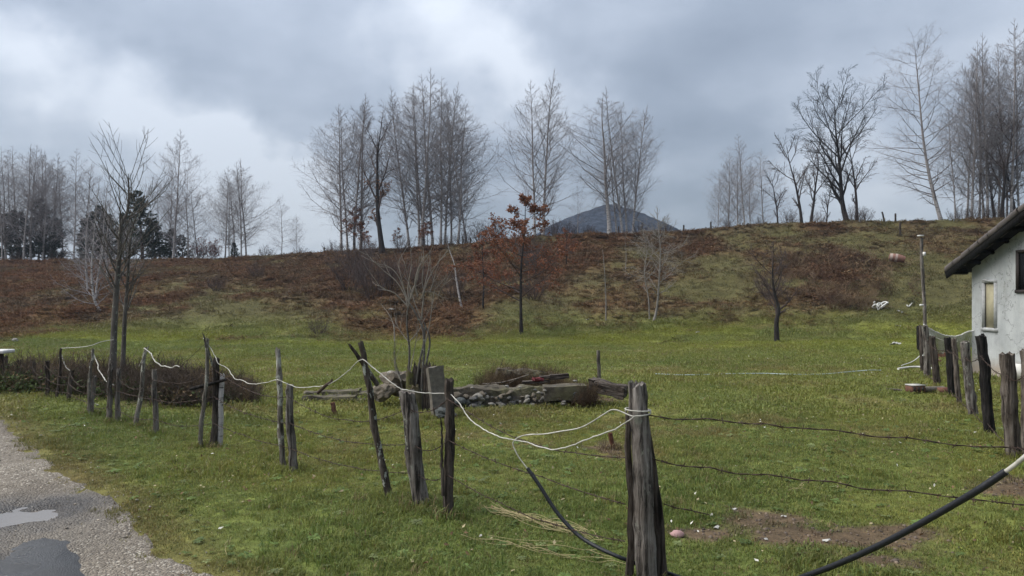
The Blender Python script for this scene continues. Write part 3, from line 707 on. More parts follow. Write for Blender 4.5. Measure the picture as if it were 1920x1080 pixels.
for px, bh, H, lab in ((1600, -.5, 1.5, 'low bush on the crest at the foot of the black tree'), (1620, 0, 1.3, 'low bush right of the black tree on the crest'), (900, .5, 2.2, 'bare bush on the crest left of the copper oak'), (930, 1, 2.4, 'bare bush on the crest behind the copper oak'), (870, .5, 1.8, 'bare bush on the crest under the rightmost central birch'), (1200, 0, 1.3, 'bare bush on the crest under the hill'), (500, 2, 1.5, 'low bush on the crest above the left slope'), (1480, 1, 1.6, 'brush on the crest left of the black tree'), (1040, 0, 1.6, 'brush on the crest left of the hill'), (370, .5, 2.2, 'dark bush on the crest left of the reddish shrub'), (565, 1, 1.1, 'low bush on the crest between the faint birch and the central clump'), (625, .5, 1.5, 'bush at the foot of the outermost left central birch'), (835, .3, 1.3, 'bush at the feet of the white stemmed central birches'), (1068, .2, 1.3, 'brush on the crest at the left foot of the hill'), (1105, .2, 1.0, 'low brush on the crest left of the weeping birch'), (1250, .2, .9, 'low brush on the crest at the right foot of the hill'), (1365, 1, 1.1, 'brush at the foot of the small birches'), (1425, 1, 1.0, 'brush between the small birches and the dark sapling'), (1535, .6, 1.2, 'brush at the feet of the dark young trees'), (1800, 1, 1.5, 'undergrowth at the left feet of the right hand birches'), (1835, 1.5, 1.9, 'undergrowth in the middle of the right hand birches'), (1868, 1, 1.8, 'undergrowth near the roof under the right hand birches'), (30, 1, 1.4, 'undergrowth under the far left birches'), (110, 1, 1.5, 'undergrowth right of the far left pines')):
    DB2.put(at_px(px, bh), lab, 'shrub', 'bare bushes on the crest', rt.uniform(0, 6), H / 1.6)
mt, mc, ml = bush(405, 2.4, 20, .6, 5, (.7, 3, .10))
Proto('red_leaved_shrub', m_shrub, m_shrub, mt, mc, m_pinkleaf, ml).put(at_px(394, 1), 'reddish shrub with leaves on the crest beside the pale gap', 'shrub')

# trees on the slope and in the field
def px_path(pts, Yb, jit=0.0, seed=0):
    rng = np.random.default_rng(seed)
    o = P3(*pts[0], Yb)
    return np.array([P3(a, b, Yb) - o + np.array([0, rng.normal(0, jit), 0]) for a, b in pts])
def custom_tree(name, base, pts, r0, levels, label, tm, cm, seed, shape='birch', cat='tree', K=16, jit=.05, leaf=None, lm=None, group=None):
    pth = px_path(pts, base[1], jit, seed); pth[0, 2] -= .2
    H = pth[-1, 2]
    mt, mc, ml = make_tree(seed, H, r0, levels, shape=shape, trunk_pts=pth, K=K, leaf=leaf)
    return Proto(name, tm, cm, mt, mc, lm, ml).put(base, label, cat, group)
b = hit(1224, 600)
custom_tree('birch_sapling', b, [(1224, 600), (1232, 575), (1236, 520), (1238, 470), (1235, 430), (1232, 385)], .055, birch_levels(34, .24, .08, -.05, .9, (35, 60), .25), 'slim pale young birch standing on the slope below the hill', m_palewood, m_palewood, 501)
custom_tree('birch_sapling', hit(1218, 598), [(1218, 598), (1216, 560), (1208, 515), (1212, 465), (1200, 420)], .03, birch_levels(16, .2, .1, .0, .7, (30, 60), .3), 'crooked thin stem left of the slim pale young birch', m_palewood, m_palewood, 502)
custom_tree('crooked_birch', hit(191, 582), [(191, 582), (181, 568), (175, 545), (172, 510), (174, 470), (180, 400), (186, 330)], .07, birch_levels(30, .22, .1, .0, .9), 'white birch with its base curved to the right on the left slope', m_birch, m_birchtwig, 503)
for i, (b0, pts, lab) in enumerate((((164, 545), [(164, 545), (162, 500), (163, 440), (168, 380), (166, 320)], 'pale birch stem left of the curved white birch'), ((179, 560), [(179, 560), (184, 520), (192, 470), (196, 400), (205, 330)], 'pale birch stem right of the curved white birch'), ((201, 520), [(201, 520), (199, 470), (203, 420), (207, 350)], 'pale birch stem close to the left ash'), ((238, 515), [(238, 515), (243, 480), (241, 440), (250, 380)], 'pale birch stem just right of the left ash'))):
    custom_tree('birch_tree', hit(*b0), pts, .06, birch_levels(26, .22, .1, .0, .9), lab, m_birch, m_birchtwig, 510 + i, group='pale birch stems on the left slope')
custom_tree('crooked_sapling', hit(867, 578), [(867, 578), (860, 550), (855, 520), (852, 495), (841, 465), (838, 445)], .05, [dict(m=7, t0=.3, t1=.95, ang=(30, 60), len=.25, K=5, wander=.1, up=.05, rf=.5, rmin=.012)], 'crooked white stem leaning left on the central bank', m_birch, m_palewood, 520)
custom_tree('thin_sapling', hit(1136, 600), [(1136, 600), (1136, 560), (1133, 510), (1130, 468)], .03, [dict(m=7, t0=.3, t1=.95, ang=(20, 45), len=.12, K=4, wander=.1, up=.1, rf=.5, rmin=.008)], 'single thin bare pole of a sapling on the slope below the hill', m_palewood, m_palewood, 521)
custom_tree('thin_sapling', hit(1172, 505), [(1172, 505), (1174, 480), (1171, 448)], .025, [dict(m=6, t0=.3, t1=.95, ang=(20, 45), len=.15, K=4, wander=.1, up=.1, rf=.5, rmin=.008)], 'short thin sapling under the weeping birch', m_palewood, m_palewood, 522)
lv = [dict(m=13, t0=.22, t1=.96, ang=(28, 52), len=.50, K=7, wander=.12, up=.03, rf=.6, rmin=.016, sides=5, rtip=.007),
      dict(m=8, t0=.2, t1=.97, ang=(28, 60), len=.42, lmin=.14, K=5, wander=.14, up=.02, rf=.55, rmin=.008, sides=3, rtip=.005),
      dict(m=6, t0=.2, t1=.97, ang=(25, 60), len=.45, lmin=.07, K=3, wander=.16, up=.02, rf=.6, rmin=.0055, sides=3, rtip=.004)]
custom_tree('fruit_tree', hit(1457, 641), [(1457, 641), (1456, 605), (1460, 580), (1452, 545), (1447, 510), (1450, 478)], .10, lv, 'small dark bare fruit tree alone at the foot of the slope', m_darkbark, m_shrub, 530, shape='round')
lv2 = [dict(m=30, t0=.30, t1=.97, ang=(28, 60), len=.25, K=7, wander=.07, up=.13, rf=.42, rmin=.006, sides=4, rtip=.003),
       dict(m=6, t0=.25, t1=.95, ang=(25, 50), len=.42, lmin=.2, K=5, wander=.1, up=.10, rf=.5, rmin=.0035, sides=3, rtip=.002)]
YA = 13.2
bA = np.array([(211 - CX) / F * YA, YA, gz((211 - CX) / F * YA, YA)])
ash1 = custom_tree('ash_tree', bA, [(211, 748), (212, 680), (216, 600), (222, 520), (226, 480), (228, 430), (236, 400), (240, 360), (242, 330)], .062, lv2, 'bare young ash with a dark trunk standing in the bramble hedge', m_greybark, m_greybark, 541, shape='one', K=20, jit=.03)
bA2 = np.array([(229 - CX) / F * 13.4, 13.4, gz((229 - CX) / F * 13.4, 13.4)])
custom_tree('ash_tree', bA2, [(227, 745), (229, 660), (233, 590), (238, 530), (240, 480), (250, 420), (268, 370)], .042, lv2, 'thinner second stem of young ash right beside the dark trunk', m_greybark, m_greybark, 542, shape='one', K=18, jit=.03)
# ------------------------------------------------------------------ weathered wood and cable materials
def wood(name, c1, c2, c3, lich=None, sc=26):
    m, t = mat_new(name)
    tc = t.n('ShaderNodeTexCoord').outputs['Object']
    g = t.n('ShaderNodeMapping', {0: tc, 3: (1, 1, .085)}).outputs[0]
    f = t.noise(g, sc, 6, .7, dist=.4); f2 = t.noise(g, sc * 3, 3, .6); f3 = t.noise(tc, 3.0, 4, .6)
    c = t.ramp(f, ((.34, tuple(q * .55 for q in c1)), (.41, c1), (.49, c2), (.66, c3)))
    c = t.mix(1.0, c, t.ramp(f3, ((.3, (.48, .44, .41)), (.65, (1.2, 1.2, 1.2)))), 'MULTIPLY')
    if lich:
        l = t.noise(t.n('ShaderNodeMapping', {0: tc, 3: (1, 1, .55)}).outputs[0], lich[1], 5, .65)
        c = t.mix(t.ramp(l, ((lich[2], (0, 0, 0)), (lich[2] + .04, (1, 1, 1)))), c, (*lich[0], 1))
    finish(t, c, .92, t.math('ADD', f, t.math('MULTIPLY', f2, .5)), 1.0, .025, .15)
    return m
w_grey = wood('weathered_grey_wood', (.030, .026, .023), (.135, .12, .106), (.27, .247, .225), ((.20, .20, .165), 10, .60))
w_dark = wood('dark_wet_wood', (.02, .016, .0135), (.062, .05, .041), (.135, .114, .098))
w_char = wood('charred_wood', (.007, .0065, .006), (.016, .0145, .014), (.045, .04, .036))
w_bark = wood('lichen_bark', (.030, .024, .019), (.07, .057, .046), (.13, .112, .095), ((.30, .31, .27), 16, .565))
w_palebark = wood('pale_lichen_bark', (.06, .052, .043), (.15, .135, .115), (.26, .245, .215), ((.33, .33, .28), 12, .55))
w_brown = wood('brown_wood', (.042, .034, .028), (.11, .092, .077), (.20, .175, .15))
w_red = wood('reddish_wood', (.07, .03, .02), (.14, .065, .045), (.2, .11, .08))
w_moss = wood('mossy_wood', (.04, .035, .022), (.10, .085, .05), (.17, .15, .10), ((.10, .10, .035), 7, .52))
def plain(name, c, rough=.6, spec=.3, nscale=30, amt=.25, bstr=.2):
    m, t = mat_new(name)
    tc = t.n('ShaderNodeTexCoord').outputs['Object']
    f = t.noise(tc, nscale, 4, .6)
    k = tuple(x * (1 - amt) for x in c); k2 = tuple(min(1, x * (1 + amt)) for x in c)
    finish(t, t.mix(t.ramp(f, ((.3, (0, 0, 0)), (.7, (1, 1, 1)))), (*k, 1), (*k2, 1)), rough, f, bstr, .01, spec)
    return m
m_white = plain('white_plastic', (.55, .54, .51), .45, .4, 12, .15)
m_cable = plain('white_cable_sheath', (.36, .345, .30), .55, .3, 14, .35)
m_hose = plain('black_conduit', (.008, .009, .012), .5, .35, 60, .3)
m_rust = plain('rusty_wire', (.045, .028, .020), .8, .3, 80, .5)
m_paper = plain('white_scrap', (.36, .35, .325), .8, .2, 20, .15)

def stake(name, base, top, r0, r1, mat, seed=0, sides=12, K=11, bend=.02, split=True, parent=None, knots=0, jag=.03):
    """a rough post: leaning, uneven, with drying cracks and a jagged top; its own base is the origin"""
    rng = np.random.default_rng(seed)
    base = np.asarray(base, float); top = np.asarray(top, float)
    s = np.linspace(0, 1, K); ax = top - base; Ln = np.linalg.norm(ax)
    P = ax[None] * s[:, None]
    P = P + (np.stack([np.sin(s * 3.1 + rng.uniform(0, 6)), np.sin(s * 2.7 + rng.uniform(0, 6)), s * 0], -1) * bend * Ln) * (np.sin(s * np.pi))[:, None]
    P[:, :2] += rng.normal(0, .004, (K, 2))
    P = np.concatenate([P[:1] - ax / Ln * .22, P]); K += 1
    Rd = np.concatenate([[r0], r0 + (r1 - r0) * s]) * (1 + rng.normal(0, .025, K)); Rd[1] *= 1.04
    th = np.arange(sides)
    prof = 1 + rng.normal(0, .06, sides)
    if split:
        for q in range(3): prof[rng.integers(sides)] *= rng.uniform(.68, .84)
    pr = prof[None, None] * (1 + rng.normal(0, .03, (1, K, sides)))
    if knots:
        for q in range(knots): pr[0, rng.integers(1, K), rng.integers(sides)] *= 1.35
    mb = MB(); tubes(mb, P[None], Rd[None], sides, pr)
    # jagged cap
    V = mb.V[0].reshape(K, sides, 3); ring = V[-1]
    up = ax / Ln
    ring += up * rng.normal(0, jag, (sides, 1)) * .5
    V[-1] = ring; mb.V[0] = V.reshape(-1, 3)
    inner = P[-1] + (ring - P[-1]) * .55 + up * rng.normal(0, jag, (sides, 1)) * .6 - up * .004
    o = mb.n; Vc = np.concatenate([ring, inner, [P[-1] - up * .01]]); i = np.arange(sides)
    mb.add(Vc, np.stack([i, np.roll(i, -1), np.roll(i, -1) + sides, i + sides], -1), np.stack([i + sides, np.roll(i, -1) + sides, np.full(sides, 2 * sides)], -1))
    ob = mb.build(name, mat, None, True)
    for pl in ob.data.polygons: pl.use_smooth = pl.index < (K - 1) * sides
    ob.location = base
    if parent is not None: ob.parent = parent; ob.location = base - np.array(parent.location)
    return ob
def pxstake(name, bx, by, tx, ty, wpx, mat, seed, parent=None, w1=None, Y=None, label=None, depth_top=0.0, **kw):
    """a post from the column and row of its foot and of its top"""
    b = hit(bx, by) if Y is None else P3(bx, by, Y)
    tp = P3(tx, ty, b[1] + depth_top)
    k = b[1] / F / 2
    ob = stake(name, b, tp, wpx * k, (w1 or wpx) * k, mat, seed, parent=parent, **kw)
    if label: ob['label'] = label
    return ob
def cable(name, pts, r, mat, n=60, parent=None, sides=7, kink=0.0, seed=0, r_end=None):
    rng = np.random.default_rng(seed)
    P = spline(pts, n)
    if kink: P[1:-1] += (rng.normal(0, kink, (n - 2, 3)) + np.roll(rng.normal(0, kink, (n - 2, 3)), 1, 0)) * .5
    o = P[0].copy(); mb = MB()
    tubes(mb, (P - (0 if parent is not None else o))[None] - (np.array(parent.location) if parent is not None else 0), np.full((1, n), r), sides, cap=True)
    ob = mb.build(name, mat, parent)
    if parent is None: ob.location = o
    return ob
def wire_pts(a, b, sag, n=24, rng=None):
    s = np.linspace(0, 1, n)[:, None]
    p = a + (b - a) * s; p[:, 2] -= (4 * sag * s * (1 - s))[:, 0]
    if rng is not None: p[1:-1] += np.cumsum(rng.normal(0, .0028, (n - 2, 3)), 0) * np.sin(s[1:-1] * np.pi)
    return p
def barbed(name, chain, parent=None, seed=0, sag=.05, r=.0024, step=.13, label=None):
    """twisted two-strand wire with four-point barbs through the chain of fixing points"""
    rng = np.random.default_rng(seed); mb = MB(); off = np.array(parent.location) if parent is not None else np.array(chain[0], float)
    pts = []
    for a, b in zip(chain[:-1], chain[1:]):
        a = np.array(a, float); b = np.array(b, float); n = max(10, int(np.linalg.norm(b - a) / .05))
        q = wire_pts(a, b, sag * rng.uniform(.5, 1.4), n, rng); pts.append(q if not pts else q[1:])
    P = np.concatenate(pts) - off; n = len(P); ph = np.arange(n) * 1.3
    _, n1, n2 = frames(P[None]); n1 = n1[0]; n2 = n2[0]
    for s in (0, np.pi):
        q = P + (np.cos(ph + s)[:, None] * n1 + np.sin(ph + s)[:, None] * n2) * r
        tubes(mb, q[None], np.full((1, n), r), 4)
    cum = np.concatenate([[0], np.cumsum(np.linalg.norm(np.diff(P, axis=0), axis=1))])
    for dd in np.arange(.06, cum[-1], step):
        i = min(n - 2, int(np.searchsorted(cum, dd)))
        for k in range(2):
            v = rng.normal(0, 1, 3); v /= np.linalg.norm(v)
            tubes(mb, np.array([[P[i] - v * .024, P[i], P[i] + v * .024]]), np.full((1, 3), .0026), 3)
    ob = mb.build(name, m_rust, parent)
    if parent is None: ob.location = off
    if label: ob['label'] = label
    return ob

# ------------------------------------------------------------------ roadside fence
fb = hit(170, 775)
fence = thing('roadside_fence', 'old barbed wire fence of crooked wooden posts along the gravel track', 'fence', tuple(fb))
posts = []
def fpost(bx, by, tx, ty, wp, mat, seed, label, **kw):
    ob = pxstake('post', bx, by, tx, ty, wp, mat, seed, fence, label=label, **kw)
    posts.append((hit(bx, by), P3(tx, ty, hit(bx, by)[1])))
    return ob
NV = [(128, 752, 136, 695, 9, w_dark, 'short dark post leaning right in the brambles'),
      (170, 776, 176, 706, 12, w_grey, 'thick grey post in front of the brambles'),
      (203, 790, 208, 682, 10, w_grey, 'grey post left of the pair under the ash'),
      (221, 791, 222, 692, 10, w_grey, 'grey post right of the pair under the ash'),
      (292, 815, 290, 694, 11, w_grey, 'grey post with a narrow split top'),
      (400, 837, 406, 672, 14, w_dark, 'tall dark weathered post beside a white barked one'),
      (550, 886, 543, 721, 17, w_grey, 'grey post with a flat split top'),
      (790, 948, 764, 735, 29, w_grey, 'thick grey post leaning left with the white cable over its top'),
      (840, 966, 841, 712, 21, w_dark, 'dark wet upright post with a split side')]
for k, (bx, by, tx, ty, wp, mat, lab) in enumerate(NV):
    fpost(bx, by, tx, ty, wp, mat, 20 + k, lab, w1=wp * (.8 if k != 7 else .98), bend=.012, knots=1, K=14, sides=16, jag=.022)
for k, (bx, by, tx, ty, wp) in enumerate(((88, 745, 89, 678, 7), (63, 735, 64, 680, 6), (36, 726, 35, 676, 6), (12, 716, 9, 668, 8))):
    pxstake('post', bx, by, tx, ty, wp, w_grey if k % 2 else w_dark, 60 + k, fence, label=('post in the hedge right of the others at the left edge', 'thin post in the hedge', 'dark thin post in the hedge', 'post at the left edge of the picture')[k], jag=.04)
    posts.insert(0, (hit(bx, by), P3(tx, ty, hit(bx, by)[1])))
o = pxstake('post', 411, 838, 418, 702, 10, m_birch, 71, fence, Y=9.34, label='white birch barked post tied to a tall dark one', w1=9, split=False)
o = pxstake('splinter', 829, 880, 827, 795, 6, w_dark, 72, fence, Y=posts[-1][0][1] - .05, w1=3, jag=.08)
crossbar = stake('crossbar', P3(386, 722, 9.3), P3(424, 712, 9.25), .022, .018, w_char, 73, parent=fence, K=5)
rng = np.random.default_rng(8)
CB = hit(1205, 1062); CB = P3(1205, 1092, 4.93)
for j, (fr, lab) in enumerate(((.88, 'top strand'), (.58, 'middle strand'), (.28, 'bottom strand'))):
    ch = [b + (tp - b) * (fr + rng.uniform(-.03, .03)) + np.array([.0, -.05, 0]) for b, tp in posts]
    ch.append(P3(1172, (858, 945, 1015)[j], 4.88))
    barbed('barbed_wire', ch, fence, 90 + j, sag=(.12, .06, .05)[j])

# corner post: a thick squared post with two stakes against it
cb = np.array([P3(1212, 1092, 4.93)[0], 4.93, 0.0]); cb[2] = gz(cb[0], cb[1])
corner = thing('corner_post', 'thick cracked grey corner post wound with white cable, in front', 'post', tuple(cb))
def rel(ob, parent): ob.parent = parent; ob.location = np.array(ob.location) - np.array(parent.location); return ob
ob = stake('post', P3(1213, 1092, 4.86), P3(1194, 722, 4.86), .066, .057, w_grey, 31, sides=20, K=18, bend=.012, parent=corner, jag=.022)
stake('side_stake', P3(1179, 1085, 4.97), P3(1177, 775, 4.97), .032, .022, w_dark, 32, sides=12, parent=corner, jag=.03)
stake('side_stake', P3(1240, 1092, 4.98), P3(1212, 790, 4.98), .048, .022, w_dark, 34, sides=12, parent=corner, jag=.03)
# front wires run from the corner post to a post beyond the right edge
fp = np.array([4.35, 4.62, gz(4.35, 4.62)])
front = thing('front_wire_fence', 'two rusty barbed wires stretched right from the corner post', 'fence', tuple(fp))
stake('post', fp, fp + np.array([.03, 0, 1.2]), .06, .05, w_grey, 37, parent=front)
for j, (pa, pb) in enumerate((([(1216, 778, 4.93), (1330, 785, 4.9), (1440, 795, 4.86), (1560, 806, 4.83), (1700, 820, 4.78), (1880, 838, 4.7)], 4.64), ([(1222, 860, 4.93), (1330, 876, 4.9), (1440, 889, 4.86), (1560, 903, 4.8), (1700, 920, 4.76), (1900, 945, 4.7)], 4.64))):
    ch = [P3(*q) for q in pa] + [P3(pa[-1][0] + 370, pa[-1][1] + 24, pb)]
    barbed('barbed_wire', ch, front, 96 + j, sag=.008, r=.0028)
barbed('barbed_wire', [P3(1245, 945, 4.93), P3(1330, 965, 4.9), P3(1420, 972, 4.86), P3(1520, 975, 4.8)][:2], front, 99, sag=.01)

# props that carry the white cable along the fence
PROP = 'sticks that prop up the cable'
def prop(bx, by, tx, ty, wp, mat, seed, label, w1=None, fork=None, bits=()):
    b = hit(bx, by); root = thing('prop_stick', label, 'stick', tuple(b), 0, PROP)
    s = pxstake('stick', bx, by, tx, ty, wp, mat, seed, root, w1=w1, bend=.02, knots=4, split=False, K=14, jag=.02)
    if fork:
        (fx, fy), (gx, gy), fw = fork
        k = b[1] / F / 2
        stake('fork', P3(fx, fy, b[1]), P3(gx, gy, b[1] - .05), fw * k, fw * k * .6, mat, seed + 1, parent=root, split=False, K=6).location = P3(fx, fy, b[1]) - b
    return root
prop(376, 838, 388, 635, 9, w_palebark, 41, 'thin pale stick with a bare tip beside the tall dark post', 6, ((389, 655), (381, 628), 4))
prop(533, 880, 520, 655, 11, w_palebark, 42, 'straight pale lichen covered stick against the flat topped post', 9)
prop(732, 936, 676, 642, 14, w_bark, 43, 'leaning forked lichen covered stick left of the thick leaning post', 10, ((683, 686), (658, 650), 9))
prop(252, 800, 274, 652, 9, w_palebark, 44, 'leaning stick right of the ash with the cable on its tip', 6, ((272, 665), (279, 650), 4))
prop(168, 778, 175, 655, 7, w_palebark, 45, 'thin stick behind the thick grey post in the brambles', 5)
prop(107, 748, 113, 654, 6, w_dark, 46, 'short thin stick at the left with the string on its tip', 4)

# white cable
def pc(*q): return [P3(*a) for a in q]
CG = 'lengths of white cable along the fence'
c1 = tag(cable('cable', pc((381, 634, 9.3), (392, 648, 9.25), (400, 662, 9.2), (405, 671, 9.15), (410, 682, 9.1), (426, 690, 9.05), (434, 702, 8.9), (442, 711, 8.8), (455, 713, 8.7), (466, 719, 8.5), (482, 720, 8.3), (505, 716, 8.1), (520, 712, 7.95),
         (532, 717, 7.9), (545, 722, 7.87), (560, 727, 7.8), (590, 725, 7.6), (612, 722, 7.4), (632, 712, 7.2), (655, 694, 6.95), (678, 674, 6.72), (700, 690, 6.65), (725, 710, 6.55), (747, 727, 6.48), (765, 732, 6.45), (800, 737, 6.4), (841, 739, 6.33),
         (853, 747, 6.25), (866, 764, 6.15), (878, 782, 6.05), (900, 801, 5.9), (925, 814, 5.7), (950, 823, 5.55), (985, 829, 5.4), (1012, 838, 5.25), (1040, 843, 5.15), (1070, 836, 5.05), (1100, 824, 4.97), (1140, 810, 4.9), (1165, 798, 4.86), (1188, 782, 4.80)), .0046, m_cable, 240, seed=3, kink=.0025), 'white cable sagging from post to post towards the corner post', 'cable', CG)
rp = [P3(1188, 769, 4.79)] + [np.array([0, 0, 0])]
wr = []
ctr = P3(1196, 770, 4.88)
for k in range(26):
    an = -2.3 + k / 25 * 4 * math.pi * .93
    wr.append(ctr + np.array([math.cos(an) * .082, math.sin(an) * .092, .012 * math.sin(an * .5) - .012 + .022 * k / 25]))
loop = pc((963, 838, 5.5), (962, 830, 5.5), (972, 820, 5.48), (992, 815, 5.42), (1020, 814, 5.35), (1050, 809, 5.25), (1085, 803, 5.15), (1110, 791, 5.05), (1132, 777, 4.97), (1152, 768, 4.88))
tag(cable('cable', loop + wr, .0046, m_cable, 150, seed=4), 'white cable looped back and wound round the top of the corner post', 'cable', CG)
HG = 'lengths of black hose in the foreground'
e1 = pc((963, 838, 5.5), (972, 856, 5.48), (990, 880, 5.45))
tag(cable('cable', e1, .0046, m_cable, 16, seed=5), 'short white cable end running into the thin end of the black hose', 'cable', CG)
tag(cable('hose', pc((989, 878, 5.45), (1010, 908, 5.4), (1040, 955, 5.33), (1065, 985, 5.27), (1090, 1008, 5.2), (1120, 1026, 5.1), (1150, 1040, 5.02), (1175, 1050, 5.0), (1215, 1064, 5.05), (1250, 1074, 5.0), (1300, 1092, 4.7), (1360, 1112, 4.3), (1430, 1108, 3.9), (1500, 1084, 3.6), (1570, 1058, 3.4), (1650, 1022, 3.2), (1720, 985, 3.05), (1790, 945, 2.92), (1840, 915, 2.83), (1886, 884, 2.77)), .0138, m_hose, 150, sides=10, seed=6), 'black hose hanging in a wide curve past the corner post', 'hose')
tag(cable('cable', pc((1880, 888, 2.78), (1905, 870, 2.74), (1935, 846, 2.7), (2040, 770, 2.66)) + [np.array([2.9, 3.3, 1.32]), np.array([3.6, 3.95, 1.12]), fp + np.array([.02, -.03, 1.12])], .0085, m_cable, 40, seed=7), 'white cable leaving the thick right end of the black hose', 'cable', CG)
cable('cable', pc((213, 637, 13.1), (190, 641, 12.9), (170, 648, 12.7), (150, 651, 13.0), (115, 653, 13.6)), .006, m_cable, 30, seed=8); tag(COL.objects[-1], 'thin white string from the ash to the leftmost prop stick', 'string')
for j, (q, lab) in enumerate((([(113, 654, 13.6), (117, 670, 13.6), (124, 688, 13.5), (131, 695, 13.4)], 'white cable end drooping from the leftmost prop stick'), ([(173, 656, 11.8), (178, 670, 11.8), (184, 684, 11.7), (184, 692, 11.6), (192, 704, 11.5), (201, 717, 11.2), (214, 722, 11.2)], 'white cable end drooping beside the thick grey post'),
                              ([(270, 653, 10.6), (282, 662, 10.5), (290, 676, 10.4), (303, 686, 10.3), (312, 687, 10.25), (321, 690, 10.2), (328, 686, 10.15), (337, 688, 10.1)], 'white cable drooping from the prop stick right of the ash'))):
    tag(cable('cable', pc(*q), .0075, m_cable, 40, seed=10 + j, kink=.004), lab, 'cable', CG)
tag(cable('string', pc((337, 688, 10.1), (352, 675, 9.9), (368, 660, 9.6), (384, 645, 9.35)), .0028, m_rust, 24), 'thin dark string between two prop sticks left of the tall dark post', 'string')
kn = tag(stake('cable_splice', P3(613, 722, 7.4), P3(624, 712, 7.3), .016, .010, m_rust, 88, K=5, split=False), 'dark taped splice in the white cable left of the forked stick', 'splice')

# left edge: a white topped mailbox-like lid on a post
lp = P3(2, 716, 14.6); lp[2] = gz(lp[0], lp[1])
ps = thing('capped_post', 'post with a flat white lid at the left edge of the picture', 'post', tuple(lp))
stake('post', lp, lp + np.array([-.02, 0, .70]), .06, .05, w_dark, 91, parent=ps)
def box(mb, c, s, rz=0.0, rx=0.0, ry=0.0):
    M = Matrix.Rotation(rz, 3, 'Z') @ Matrix.Rotation(ry, 3, 'Y') @ Matrix.Rotation(rx, 3, 'X')
    v = np.array([[x, y, z] for x in (-.5, .5) for y in (-.5, .5) for z in (-.5, .5)]) * np.array(s)
    v = v @ np.array(M).T + np.array(c)
    mb.add(v, [[0, 1, 3, 2], [4, 6, 7, 5], [0, 4, 5, 1], [2, 3, 7, 6], [0, 2, 6, 4], [1, 5, 7, 3]])
mb = MB(); box(mb, (0, 0, .735), (.34, .34, .07)); o = mb.build('lid', m_white, ps, False)
bv = o.modifiers.new('bevel', 'BEVEL'); bv.width = .02; bv.segments = 2

# ------------------------------------------------------------------ yard fence on the right
yb = hit(1855, 817)
yard = thing('yard_fence', 'crooked wire fence of dark and grey posts running back to the house', 'fence', tuple(yb))
YP = [(1930, 866, 1926, 657, 24, w_brown, 'purplish brown post cut off by the right edge'),
      (1901, 856, 1887, 664, 27, w_brown, 'thick pale barked post near the right edge'),
      (1857, 816, 1838, 630, 19, w_char, 'tall charred black post'),
      (1826, 783, 1808, 641, 17, w_grey, 'grey post right of a black and brown pair'),
      (1799, 758, 1788, 635, 10, w_brown, 'thin brown post tied to a black one'),
      (1786, 744, 1776, 634, 13, w_char, 'black post tied to a thin brown one'),
      (1757, 723, 1747, 631, 13, w_dark, 'dark post with a pale split base'),
      (1739, 707, 1734, 611, 13, w_grey, 'grey end post in front of the netting'),
      (1730, 699, 1726, 611, 8, w_dark, 'dark post behind the grey end post'),
      (1723, 660, 1722, 611, 7, w_char, 'shortest post at the far end')]
yp = []
for k, (bx, by, tx, ty, wp, mat, lab) in enumerate(YP):
    pxstake('post', bx, by, tx, ty, wp, mat, 120 + k, yard, label=lab, w1=wp * .92, bend=.010, knots=1, sides=16, K=12, jag=.02)
    yp.append((hit(bx, by), P3(tx, ty, hit(bx, by)[1])))
for j, fr in enumerate((.80, .12)):
    ch = [b + (tp - b) * fr + np.array([-.05, -.05, 0]) for b, tp in yp if b[1] < 17.5]
    barbed('barbed_wire', ch, yard, 140 + j, sag=.06, r=.003)
# tall pole behind the end of the fence
b = np.array([(1733 - CX) / F * 19.5, 19.5, 0]); b[2] = gz(b[0], b[1])
pole = thing('wooden_pole', 'tall thin wooden pole with a flat white cap behind the fence end', 'pole', tuple(b))
stake('pole', b, P3(1728, 446, 19.5), .055, .045, w_grey, 150, parent=pole, K=16)
mb = MB(); box(mb, P3(1726, 442, 19.5) - b, (.11, .11, .03), .2); mb.build('cap', m_white, pole, False)
mb = MB(); box(mb, P3(1733, 476, 19.45) - b, (.05, .06, .10), .1); mb.build('insulator', m_white, pole, False)
mb = MB(); box(mb, P3(1728, 572, 19.42) - b, (.09, .04, .05), .1); mb.build('bracket', m_white, pole, False)
# netting draped from the fence to the house
m_net, t = mat_new('pale_netting')
tc = t.n('ShaderNodeTexCoord').outputs['Object']
wv = t.n('ShaderNodeTexWave', {'Vector': tc, 'Scale': 9.0}, wave_type='BANDS', bands_direction='X').outputs[1]
wv2 = t.n('ShaderNodeTexWave', {'Vector': tc, 'Scale': 9.0}, wave_type='BANDS', bands_direction='Z').outputs[1]
fac = t.math('MAXIMUM', t.math('GREATER_THAN', wv, .72), t.math('GREATER_THAN', wv2, .72))
bs = t.n('ShaderNodeBsdfPrincipled', {'Base Color': (.36, .37, .36, 1), 'Roughness': .8})
tr = t.n('ShaderNodeBsdfTransparent')
mx = t.n('ShaderNodeMixShader', {0: t.math('MULTIPLY_ADD', fac, .55, False), 1: tr.outputs[0], 2: bs.outputs[0]})
mx.inputs[0].default_value = .5
t.n('ShaderNodeOutputMaterial', {0: mx.outputs[0]})
tp_ = pc((1732, 608, 17.4), (1750, 620, 17.5), (1772, 629, 17.6), (1795, 630, 17.7), (1815, 622, 17.8), (1832, 619, 17.75)); bt_ = pc((1732, 668, 17.6), (1750, 664, 17.9), (1772, 662, 18.1), (1795, 660, 18.2), (1815, 652, 18.2), (1832, 648, 18.0))
A = spline(tp_, 40); B = spline(bt_, 40); kk = np.linspace(0, 1, 14)[:, None, None]
Vn = A[None] * (1 - kk) + B[None] * kk; Vn[..., 1] += .10 * np.sin(np.arange(40) * .9)[None] * kk[..., 0] + .05 * np.sin(kk[..., 0] * 7 + np.arange(40) * .4); Vn[..., 2] -= .12 * np.sin(kk[..., 0] * np.pi)
